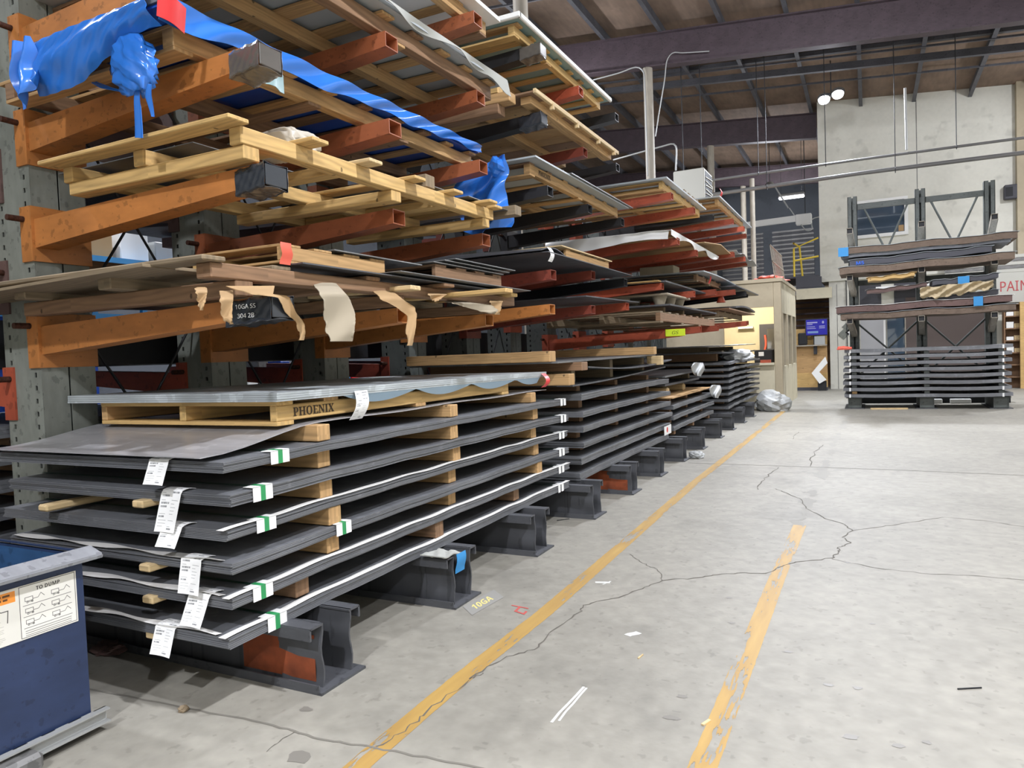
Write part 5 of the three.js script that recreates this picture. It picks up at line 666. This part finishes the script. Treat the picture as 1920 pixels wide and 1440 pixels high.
  let s = sl([1575, 467], [1908, 434], 11, MT.packBrown, 'brown-wrapped boards with a blue label, topmost on the free-standing rack'); tp(...s, 0.02, 0.2);
  sl([1580, 480], [1895, 448], 5, MT.sheetDark, 'dark boards just below the topmost pack on the free-standing rack', { dz: -0.04 });
  s = sl([1593, 489], [1860, 461], 10, MT.darkDoor, 'dark-wrapped boards with blue writing, second from the top on the free-standing rack', { dz: 0.02 }); plate('handwriting', s[0], V(s[1].x + 0.2, s[1].y - 0.07, s[1].z + 0.045), 0.3, 0.13, V(0, 0, 1), UP, textTex('M5', 128, 64, 'bold 50px sans-serif', '#2f62c8'));
  sl([1574, 503], [1903, 472], 12, MT.packBrown, 'grey-brown boards resting on the middle arms of the free-standing rack', { dz: 0.06 });
  s = sl([1748, 527], [1872, 512], 8, MT.darkDoor, 'short dark boards with a blue tape label on the free-standing rack', { D: 0.8 }); tp(...s, 0.48, 0.2);
  sl([1625, 545], [1738, 530], 6, MT.mauve, 'narrow dark rail lying in the middle of the free-standing rack', { D: 0.3, top: MT.pipe });
  sl([1627, 522], [1715, 511], 6, MT.pine, 'pale plank lying on the middle arms of the free-standing rack', { D: 0.5, top: MT.pine });
  s = sl([1568, 577], [1898, 553], 11, MT.mauve, 'dark brown boards with a blue tag on the lower arms of the free-standing rack', { dz: 0.04, top: MT.white }); tp(...s, 0.82, 0.16);
  sl([1576, 590], [1905, 570], 10, MT.packBrown, 'weathered boards lying directly on the lower arms of the free-standing rack', { dz: 0.0 });
  { const a = P(1725, 545, 'z', ZR + 0.06), b = P(1862, 530, 'z', ZR + 0.06); tag(gm('kraft_paper', slab((u, v) => { const x = lerp(a.x, b.x, u), y = lerp(a.y, b.y, u) + 0.05; return [x, y - v * (0.24 - 0.12 * Math.abs(u - 0.3)) + 0.012 * Math.sin(u * 19) + 0.016 * Math.sign(Math.sin(u * 37 + v * 3)) * v, ZR + 0.1 + 0.04 * Math.sin(u * 27 + v * 9) + 0.02 * Math.sin(u * 61 - v * 17)]; }, 30, 12, 0.01), MT.kraft), 'crumpled kraft paper hanging in the free-standing rack', 'paper'); sl([1745, 556], [1872, 543], 8, MT.darkDoor, 'dark boards under the crumpled kraft paper', { D: 0.9 }); }
  crumple('red_scrap', [P(1573, 662, 'z', ZR).x + 0.1, 0.255 + 7 * 0.138 + 0.07, ZR + 0.12], [0.14, 0.05, 0.04], MT.coral, 'red tape scrap at the end of the highest bundle on the free-standing rack', 'tape', 9);
  // behind and under the rack
  const sh = thing('bookcase', 'brown bookcase with papers beside the free-standing rack', 'bookcase', [3.9, 0, -24.4]); const X = [P(1884, 640, 'z', -24.4).x, P(1925, 640, 'z', -24.4).x]; box('back_panel', MT.brown, sh, [X[0], X[1] + 0.6], [0, 2.35], [-24.62, -24.6]); box('side_panel', MT.brown, sh, [X[0] - 0.03, X[0]], [0, 2.4], [-24.62, -24.3]); for (let i = 0; i < 7; i++) box('shelf', MT.brown, sh, [X[0], X[1] + 0.6], [0.3 + i * 0.34, 0.33 + i * 0.34], [-24.6, -24.3]);
  for (let i = 2; i < 6; i++) for (let j = 0; j < 3; j++) tag(box('paper_stack', j % 2 ? MT.pale : MT.white, null, [X[0] + 0.03 + j * 0.19, X[0] + 0.2 + j * 0.19], [0.332 + i * 0.34, 0.42 + i * 0.34 + rr(0, 0.1)], [-24.55, -24.34]), `stack of papers on the ${ORD[i]} shelf of the brown bookcase`, 'papers', 'papers on the brown bookcase');
  box('pale_partition', MT.pine, null, [P(1912, 640, 'z', -24.2).x, 7], [0, 2.4], [-24.2, -24.12]).userData = { label: 'pale wooden partition beside the bookcase', category: 'partition' };
  const pc = P(1866, 538, 'z', -24.8), sg = thing('paint_sign', 'grey roll-door panel lettered in red on the white wall', 'sign', [pc.x + 1, 2.3, -24.8]); const X0s = P(1862, 520, 'z', -24.8).x; box('panel', MT.unit, sg, [X0s - 1.2, X0s + 3], [2.42, 3.28], [-24.74, -24.7]); for (let i = 0; i < 5; i++) box('slat', i % 2 ? MT.pipe : MT.unit, sg, [X0s - 1.2, X0s + 3], [3.28 + i * 0.1, 3.37 + i * 0.1], [-24.74, -24.69]); plate('lettering', sg, V(X0s + 0.93, 2.88, -24.695), 1.75, 0.55, V(0, 0, 1), UP, textTex('PAINT LINE', 512, 128, '92px sans-serif', '#b0474a'));
  tag(box('white_shelf', MT.white, null, [0.2, 2.4], [3.02, 3.08], [-24.9, -24.2]), 'long white ledge behind the free-standing rack', 'ledge');
  tag(box('wall_picture', MT.darkDoor, null, [-0.25, 0.35], [2.6, 3.25], [WZ, WZ + 0.03]), 'dark board on the white wall behind the free-standing rack', 'board'); tag(box('wall_picture', MT.darkDoor, null, [0.7, 1.35], [2.55, 3.2], [WZ, WZ + 0.03]), 'second dark board on the white wall behind the middle upright', 'board');
  tag(box('pallet_board', MT.pale, null, [0.0, 0.7], [0.0, 0.03], [-17.1, -17.2], { ry: 0.1 }), 'pale broken board on the floor under the free-standing rack', 'board');
  tag(box('low_skid', MT.dark, null, [-0.3, 2.75], [0, 0.23], [-18.9, -19.25], { ch: 0.01 }), 'low dark skid behind the feet of the free-standing rack', 'skid');
  for (const [x0, x1] of [[1.05, 1.45], [1.6, 2.0]]) tag(box('floor_carton', MT.white, null, [x0, x1], [0, 0.1], [-18.72, -18.85], { ch: 0.01 }), 'flat white carton on the floor behind the free-standing rack', 'carton', 'cartons behind the free-standing rack');
  { const g = []; const c = P(1588, 640, 'z', WZ); const d = thing('hazard_placard', 'diamond hazard placard on the white wall', 'placard', [-0.62, 1.75, WZ + 0.01]); const mk = (x, y, m) => { const b = box('diamond', m, d, [x - 0.12, x + 0.12], [y - 0.12, y + 0.12], [WZ + 0.008, WZ + 0.014]); b.rotation.z = Math.PI / 4; }; mk(-0.72, 1.72, MT.greenGrey); mk(-0.5, 1.78, MT.white); mk(-0.6, 1.95, MT.greenGrey); tag(gm('conduit', tube([V(-0.62, 0.8, WZ + 0.03), V(-0.62, 3.4, WZ + 0.03)], 0.015, 6, false), MT.rod), 'thin dark conduit down the white wall behind the placard', 'conduit'); }
}

// ------------------------------------------------------------------ booth
{ const ZB = -17.65, XS = -1.8, HB = P(1466, 527, 'z', ZB).y, ze = -21.2, xl = -6.2; const t = thing('inspection_booth', 'beige panel booth with a service window beside the end of the long rack', 'booth', [-4, 0, -19.4]);
  const yo0 = P(1448, 684, 'z', ZB).y, yo1 = P(1448, 575, 'z', ZB).y, xo0 = -3.1, xo1 = -1.98;
  box('corner_post', MT.beige, t, [XS - 0.17, XS], [0, HB], [ZB - 0.17, ZB], { ch: 0.01 });
  box('front_panel', MT.cream, t, [xl, XS - 0.17], [0, yo0], [ZB - 0.08, ZB]); box('front_panel', MT.beige, t, [xl, XS - 0.17], [yo1, HB], [ZB - 0.08, ZB]); box('front_panel', MT.beige, t, [xl, xo0], [yo0, yo1], [ZB - 0.08, ZB]); box('window_ledge', MT.cream, t, [xo0, XS - 0.17], [yo0, yo0 + 0.05], [ZB - 0.08, ZB + 0.1]);
  for (let i = 0; i < 3; i++) { const za = ZB - 0.17 - i * 1.12, zb = za - 1.1; box('lower_panel', MT.cream, t, [XS - 0.08, XS], [0, 0.95], [za, zb]); box('upper_panel', MT.cream, t, [XS - 0.08, XS], [2.2, HB], [za, zb]); box('window_post', MT.beige, t, [XS - 0.08, XS + 0.01], [0.95, 2.2], [za, za - 0.14]); box('window_post', MT.beige, t, [XS - 0.08, XS + 0.01], [0.95, 2.2], [zb + 0.14, zb]); box('pane', MT.glass, t, [XS - 0.05, XS - 0.04], [0.95, 2.2], [za - 0.14, zb + 0.14]); }
  box('roof', MT.beige, t, [xl, XS + 0.03], [HB, HB + 0.08], [ze, ZB + 0.03]); box('back_panel', MT.cream, t, [xl, XS], [0, HB], [ze - 0.08, ze]); box('end_panel', MT.cream, t, [xl - 0.08, xl], [0, HB], [ze, ZB]);
  box('inner_door', MT.darkDoor, t, [-2.75, -2.25], [0, 2.05], [ze, ze + 0.03]); box('wall_shelf', MT.white, t, [-3.3, -2.9], [1.95, 2.0], [ze, ze + 0.2]);
  const lp = thing('ceiling_panel_lamp', 'bright ceiling panel inside the beige booth', 'lamp', [-3, HB - 0.06, -19.4]); box('panel', new THREE.MeshStandardMaterial({ color: '#ffffff', emissive: '#fff4dc', emissiveIntensity: 6 }), lp, [-3.6, -2.4], [HB - 0.05, HB - 0.005], [-19.7, -19.1]); const pl = new THREE.PointLight('#fff1d6', 60, 0, 2); pl.position.set(-3, HB - 0.12, -19.4); pl.castShadow = true; pl.shadow.radius = 8; scene.add(pl);
  const eq = thing('control_cabinet', 'dark control cabinet with a light panel inside the booth', 'cabinet', [-2.2, 0, -18.4]); box('body', MT.dark, eq, [-2.5, -2.05], [0, 1.35], [-18.6, -18.25], { ch: 0.01 }); box('screen', MT.unit, eq, [-2.22, -2.02], [1.37, 1.85], [-18.5, -18.45]); box('label', MT.white, eq, [-2.4, -2.28], [1.2, 1.3], [-18.25, -18.245]);
  tag(box('red_case', MT.redOrange, null, [-2.28, -2.05], [yo0 + 0.051, yo0 + 0.12], [ZB - 0.02, ZB + 0.06]), 'red-orange case on the booth window ledge', 'case'); tag(gm('air_hose', tube([V(-2.6, 1.75, ze + 0.05), V(-2.58, 1.5, ze + 0.06), V(-2.62, 1.3, ze + 0.05)], 0.03, 8), MT.coral), 'coral hose hanging on the booth back wall', 'hose');
  crumple('roof_clutter', [-2.2, HB + 0.081, -19.2], [0.4, 0.12, 0.8], MT.coral, 'pink and red clutter stored on the booth roof', 'clutter', 11); const fence = thing('mesh_panel', 'leaning wire mesh panel on the booth roof', 'mesh panel', [-1.95, HB + 0.08, -19.6]); for (let i = 0; i < 9; i++) gm('wire', tube([V(-2.0, HB + 0.08, -18.4 - i * 0.3), V(-2.1, HB + 0.95, -18.4 - i * 0.3)], 0.012, 6, false), MT.post, fence); for (const y of [0.1, 0.5, 0.92]) gm('rail', tube([V(-2.0 - y * 0.1, HB + 0.08 + y * 0.94, -18.3), V(-2.0 - y * 0.1, HB + 0.08 + y * 0.94, -20.9)], 0.014, 6, false), MT.post, fence); }
// stair, landing and screen behind the booth
{ const z = -24.5, L = thing('landing', 'raised steel landing with a cream beam beside the white wall', 'landing', [-1.9, 2.9, z]); const a = P(1493, 562, 'z', z), b = P(1558, 538, 'z', z); box('beam', MT.cream, L, [a.x, b.x + 0.02], [a.y, b.y], [z - 0.15, z]); box('edge_plate', MT.darkDoor, L, [a.x, -1.3], [b.y + 0.04, b.y + 0.35], [z - 0.1, z]); box('deck', MT.darkDoor, L, [a.x - 2, -1.38], [b.y + 0.35, b.y + 0.4], [z - 3, z]);
  const y = b.y + 0.4, rl = thing('guard_rail', 'yellow guard rail on the landing beside the white wall', 'railing', [-1.9, y, z]); const T = (p) => gm('rail', tube(p, 0.03, 8, false), MT.yellow, rl); const xa = P(1489, 500, 'z', z).x; T([V(xa, y, z), V(xa, y + 1.05, z), V(-1.37, y + 1.15, z)]); T([V(xa, y + 0.5, z), V(-1.37, y + 0.58, z)]); T([V(xa + 0.2, y, z - 0.6), V(xa + 0.12, y + 1.0, z - 0.6)]); T([V(xa, y + 1.05, z), V(xa + 0.12, y + 1.0, z - 0.6)]);
  const st = thing('steel_stair', 'brown open steel stair behind the booth', 'stair', [-1.8, 1.9, -26]); for (let i = 0; i < 7; i++) box('tread', MT.girder, st, [-2.6, -1.15], [1.85 + i * 0.2, 1.9 + i * 0.2], [-25.8 - i * 0.2, -25.5 - i * 0.2]); box('stringer', MT.girder, st, [-2.35, -2.28], [1.5, 3.3], [-26.9, -25.5]);
  structure(box('trim_3', MT.brown, null, [-4.5, -1.14], [0, 3.2], [-27.6, -27.4]), 'brown panelled wall behind the stair');
  const pw = thing('plywood_screen', 'brown plywood screen with a chipboard foot behind the booth', 'screen wall', [-1.7, 0, -24.3]); const q0 = P(1495, 650, 'z', -24.3), q1 = P(1552, 720, 'z', -24.3); box('panel', MT.tan, pw, [q0.x - 0.5, q1.x], [0.55, q0.y], [-24.4, -24.35]); box('kick_board', MT.pine, pw, [q0.x - 0.5, q1.x], [0.1, 0.55], [-24.4, -24.33]); box('skirting', MT.darkDoor, pw, [q0.x - 0.5, q1.x], [0, 0.1], [-24.4, -24.32]); box('upper_board', MT.pine, pw, [q0.x - 0.5, q1.x], [q0.y, q0.y + 0.55], [-24.5, -24.45]); box('shelf', MT.post, pw, [q0.x - 0.4, q1.x], [q0.y, q0.y + 0.04], [-24.45, -24.2]);
  const a2 = P(1511, 600, 'z', -24.2), b2 = P(1551, 627, 'z', -24.2), tv = thing('wall_screen', 'blue lit wall screen behind the booth', 'screen', [(a2.x + b2.x) / 2, b2.y, -24.2]); box('bezel', MT.dark, tv, [a2.x - 0.03, b2.x + 0.02], [b2.y - 0.03, a2.y + 0.03], [-24.26, -24.21]);
  const ttex = canvasTex(256, 144, (c, w, h) => { c.fillStyle = '#2420c8'; c.fillRect(0, 0, w, h); c.fillStyle = '#c9c8ff'; c.fillRect(10, 22, 130, 12); c.fillRect(10, 40, 70, 8); c.fillRect(10, 64, 100, 6); c.fillRect(10, 80, 110, 6); c.fillRect(160, 60, 70, 8); c.fillRect(160, 76, 70, 8); c.beginPath(); c.arc(208, 28, 13, 0, 7); c.fill(); c.fillStyle = '#8fb4f2'; c.fillRect(18, 108, 130, 20); });
  const g = new THREE.PlaneGeometry(b2.x - a2.x, a2.y - b2.y); g.translate((a2.x + b2.x) / 2, (a2.y + b2.y) / 2, -24.205); gm('display', g, new THREE.MeshStandardMaterial({ color: '#000000', emissive: '#ffffff', emissiveMap: ttex, emissiveIntensity: 1.3, roughness: 0.4 }), tv); box('mount', MT.rod, tv, [a2.x + 0.2, a2.x + 0.3], [b2.y - 0.6, b2.y - 0.03], [-24.4, -24.26]);
  tag(box('office_chair', MT.dark, null, [q0.x - 0.02 + 0.05, q0.x + 0.3], [q0.y + 0.04, q0.y + 0.42], [-24.3, -24.2], { ch: 0.03 }), 'dark monitor standing on the plywood screen shelf', 'monitor'); tag(box('paper_box', MT.plasticGrey, null, [q1.x - 0.35, q1.x - 0.05], [q0.y + 0.04, q0.y + 0.3], [-24.3, -24.21]), 'grey machine on the plywood screen shelf', 'machine');
  const lp = thing('leaning_panel', 'white angled panel leaning against the plywood screen', 'panel', [-1.35, 0, -24.1]); const s = new THREE.Shape(); s.moveTo(-1.22, 1.05); s.lineTo(-1.62, 0.55); s.lineTo(-1.4, 0.22); s.lineTo(-1.2, 0.34); s.lineTo(-1.4, 0.58); s.lineTo(-1.16, 0.85); const eg = new THREE.ExtrudeGeometry(s, { depth: 0.03, bevelEnabled: false }); eg.translate(0, 0, -24.15); gm('board', eg, MT.white, lp); gm('stand', wbox([-1.45, -1.2], [0, 0.3], [-24.2, -24.16]), MT.dark, lp); }
// heater unit by the column, long pale duct of the far bay
{ const a = P(1262, 322, 'z', -18.3), b = P(1322, 392, 'z', -18.3), t = thing('heater_unit', 'grey box heater with a louvred side hanging by the round column', 'heater', [(a.x + b.x) / 2, b.y, -18.7]); box('casing', MT.unit, t, [a.x, b.x], [b.y, a.y], [-18.3, -19.3], { ch: 0.02 }); box('vent', MT.dark, t, [b.x, b.x + 0.01], [b.y + 0.08, a.y - 0.06], [-18.38, -19.22]); for (let i = 0; i < 8; i++) { const y = b.y + 0.1 + i * 0.1; gm('louvre', bar(V(b.x + 0.02, y, -18.38), V(b.x + 0.02, y + (i % 2 ? 0.06 : -0.0), -19.22), 0.02, 0.015), MT.unit, t); } for (const x of [a.x + 0.15, b.x - 0.15]) gm('hanger_rod', tube([V(x, a.y, -18.8), V(x, roofY(x) + 0.02, -18.8)], 0.012, 6, false), MT.rod, t); }
{ const z = -26.5, t = thing('air_duct', 'long white crane rail with a hoist box in the far bay', 'rail', P(1385, 420, 'z', z).toArray()); gm('beam', bar(P(1380, 425, 'z', z), P(1505, 408, 'z', z), 0.12, 0.2), MT.white, t); const c = P(1510, 411, 'z', z); gm('hoist_box', wbox([c.x - 0.3, c.x + 0.2], [c.y - 0.17, c.y + 0.17], [z - 0.15, z + 0.15], 0.02), MT.white, t); gm('cable', tube([P(1480, 390, 'z', z), P(1505, 425, 'z', z), P(1512, 432, 'z', z), P(1522, 430, 'z', z), P(1522, 412, 'z', z), P(1542, 405, 'z', z)], 0.02, 6), MT.conduit, t); gm('hanger', tube([P(1450, 345, 'z', z), P(1478, 390, 'z', z)], 0.03, 6, false), MT.conduit, t); gm('hanger_rod', tube([V(c.x, c.y, z), V(c.x, roofY(c.x), z)], 0.015, 6, false), MT.rod, t); }

// ------------------------------------------------------------------ beyond the long rack
for (const [zi, [z0, z1]] of [[-2.1, -5.7], [-6.0, -9.6]].entries()) { for (let i = 0; i < 6; i++) { const y = 0.295 + i * 0.155; bundle({ x0: -5.95, x1: -4.42, z0, z1, y, th: 0.07, n: 3, label: `dark bundle, ${ORD[i]} from the floor behind the ${zi ? 'second' : 'near'} rack`, group: 'dark bundles behind the long rack' }); for (const [j, zz] of [z0 - 0.5, (z0 + z1) / 2, z1 + 0.5].entries()) spacer(-5.9, -4.5, i ? y - 0.083 : 0.291, y - 0.002, zz, 0.09, `dark spacer ${WHERE[j]} under the ${ORD[i]} bundle behind the ${zi ? 'second' : 'near'} rack`, MT.brown, 'dark spacers behind the long rack'); }
  flat('dark_sheet', [-5.95, -4.4], 1.46, 0.27, [z0, z1], MT.black, `dark plates on the rear arms of the ${zi ? 'second' : 'near'} rack`, 'steel sheet'); if (!zi) { flat('crate_lid', [-5.9, -4.45], 2.04, 0.09, [z0, z1], MT.brown, 'brown crate panel on the rear arms of the near rack', 'panel'); flat('dark_sheet', [-5.9, -4.45], 2.64, 0.04, [z0, z1], MT.sheetDark, 'dark plates high on the rear arms of the near rack', 'steel sheet'); flat('crate_lid', [-5.9, -4.45], 3.22, 0.09, [z0, z1], MT.brown, 'brown crate panel high on the rear arms of the near rack', 'panel'); } }
for (let i = 0; i < 8; i++) box('blue_curtain_panel', MT.blueTool, null, [-8.95, -8.9], [0, 3.0], [-2.6 - i * 0.42, -3.0 - i * 0.42]).userData = { label: 'blue ribbed panel standing behind the near rack', category: 'panel', group: 'blue panels behind the near rack' };
{ const t = thing('work_bench', 'long grey bench behind the long rack', 'bench', [-8.1, 0, -11.5]); box('top', MT.pipe, t, [-8.5, -7.6], [0.9, 0.95], [-6.4, -17]); for (const z of [-6.5, -10, -13.5, -16.9]) for (const x of [-8.45, -7.65]) box('leg', MT.greenDark, t, [x - 0.03, x + 0.03], [0, 0.9], [z - 0.03, z + 0.03]);
  const tc = thing('tool_cabinet', 'blue drawer tool cabinet behind the second rack', 'cabinet', [-7.2, 0, P(815, 700, 'x', -7).z]); const zc = P(815, 700, 'x', -7).z; box('body', MT.blueTool, tc, [-7.4, -7.0], [0.05, 1.32], [zc - 0.45, zc + 0.3], { ch: 0.01 }); for (let i = 0; i < 6; i++) { const d = box('drawer', MT.blueTool, tc, [-7.0, -6.985], [0.12 + i * 0.19, 0.29 + i * 0.19], [zc - 0.43, zc + 0.28]); box('handle', MT.conduit, d, [-6.985, -6.97], [0.265 + i * 0.19, 0.285 + i * 0.19], [zc - 0.4, zc + 0.25]); } crumple('safety_vest', [-6.8, 1.15, P(825, 705, 'x', -6.8).z], [0.12, 0.14, 0.14], MT.lime, 'crumpled lime safety vest by the blue tool cabinet', 'vest', 13); box('stool', MT.dark, null, [-6.95, -6.65], [0, 1.15], [P(825, 705, 'x', -6.8).z - 0.15, P(825, 705, 'x', -6.8).z + 0.15]).userData = { label: 'dark cart holding the lime safety vest', category: 'cart' };
  const cm = [MT.white, MT.plasticGrey, MT.blueTool, MT.redLabel, MT.card, MT.pipe, MT.whiteFilm, MT.tape]; const cn = ['white', 'pale grey', 'blue', 'red', 'brown', 'grey', 'glossy white', 'light blue'];
  for (let i = 0; i < 44; i++) { const z = -6.5 - i * 0.235, k = Math.floor(rnd() * 8), h = rr(0.15, 0.6), x = -8.1 + rr(-0.15, 0.15); const b = box('storage_carton', cm[k], null, [x - 0.2, x + 0.2], [0.951, 0.951 + h], [z - 0.095, z + 0.095], { ch: 0.01 }); b.userData = { label: `${h > 0.45 ? 'tall' : h > 0.3 ? 'medium' : 'low'} ${cn[k]} carton on the long bench behind the ${z > -9.6 ? 'second' : z > -12.6 ? 'third' : 'booth-end'} rack`, category: 'carton', group: `${cn[k]} cartons on the long bench` }; }
  const bl = thing('storage_stand', 'blue ladder-shaped steel frame behind the near rack', 'frame', [-7.4, 0, -5]); for (const y of [1.98, 2.2, 2.6]) gm('rail', wbox([-7.45, -7.38], [y, y + 0.06], [-2.5, -8.5]), MT.tape, bl); for (let i = 0; i < 11; i++) gm('rung', wbox([-7.44, -7.39], [2.0, 2.6], [-2.55 - i * 0.59, -2.61 - i * 0.59]), MT.tape, bl); for (const z of [-2.55, -8.45]) gm('post', wbox([-7.46, -7.37], [0, 2.7], [z - 0.05, z + 0.05]), MT.blueTool, bl); gm('deck', wbox([-8.9, -7.46], [2.58, 2.66], [-8.5, -2.5]), MT.tape, bl); for (const z of [-2.55, -8.45]) gm('post', wbox([-8.9, -8.82], [0, 2.6], [z - 0.05, z + 0.05]), MT.blueTool, bl);
  for (let i = 0; i < 12; i++) { const z = -2.9 - i * 0.45, k = [0, 1, 4, 5, 0, 4][i % 6]; box('storage_carton', cm[k], null, [-8.2, -7.6], [2.661, 2.661 + rr(0.12, 0.4)], [z - 0.18, z + 0.18], { ch: 0.01 }).userData = { label: `${cn[k]} carton on the blue frame deck`, category: 'carton', group: `${cn[k]} cartons on the blue frame` }; }
  const bd = P(920, 640, 'x', -5.2); tag(box('cardboard_box', MT.card, null, [-4.9, -4.5], [0, 0.42], [-1.55, -1.95], { ch: 0.01, ry: 0.5 }), 'brown cardboard box on the floor at the left of the near bundles', 'carton'); tag(box('flattened_carton', MT.card, null, [-5.4, -4.6], [0.55, 0.6], [-1.3, -1.95], { rz: 0.25 }), 'flattened brown carton leaning at the left of the near bundles', 'carton'); tag(box('timber_crate', MT.brown, null, [-5.3, -4.95], [0, 0.5], [-1.4, -1.9], { ch: 0.01 }), 'brown crate at the left of the near bundles', 'crate'); }

renderer.render(scene, camera);
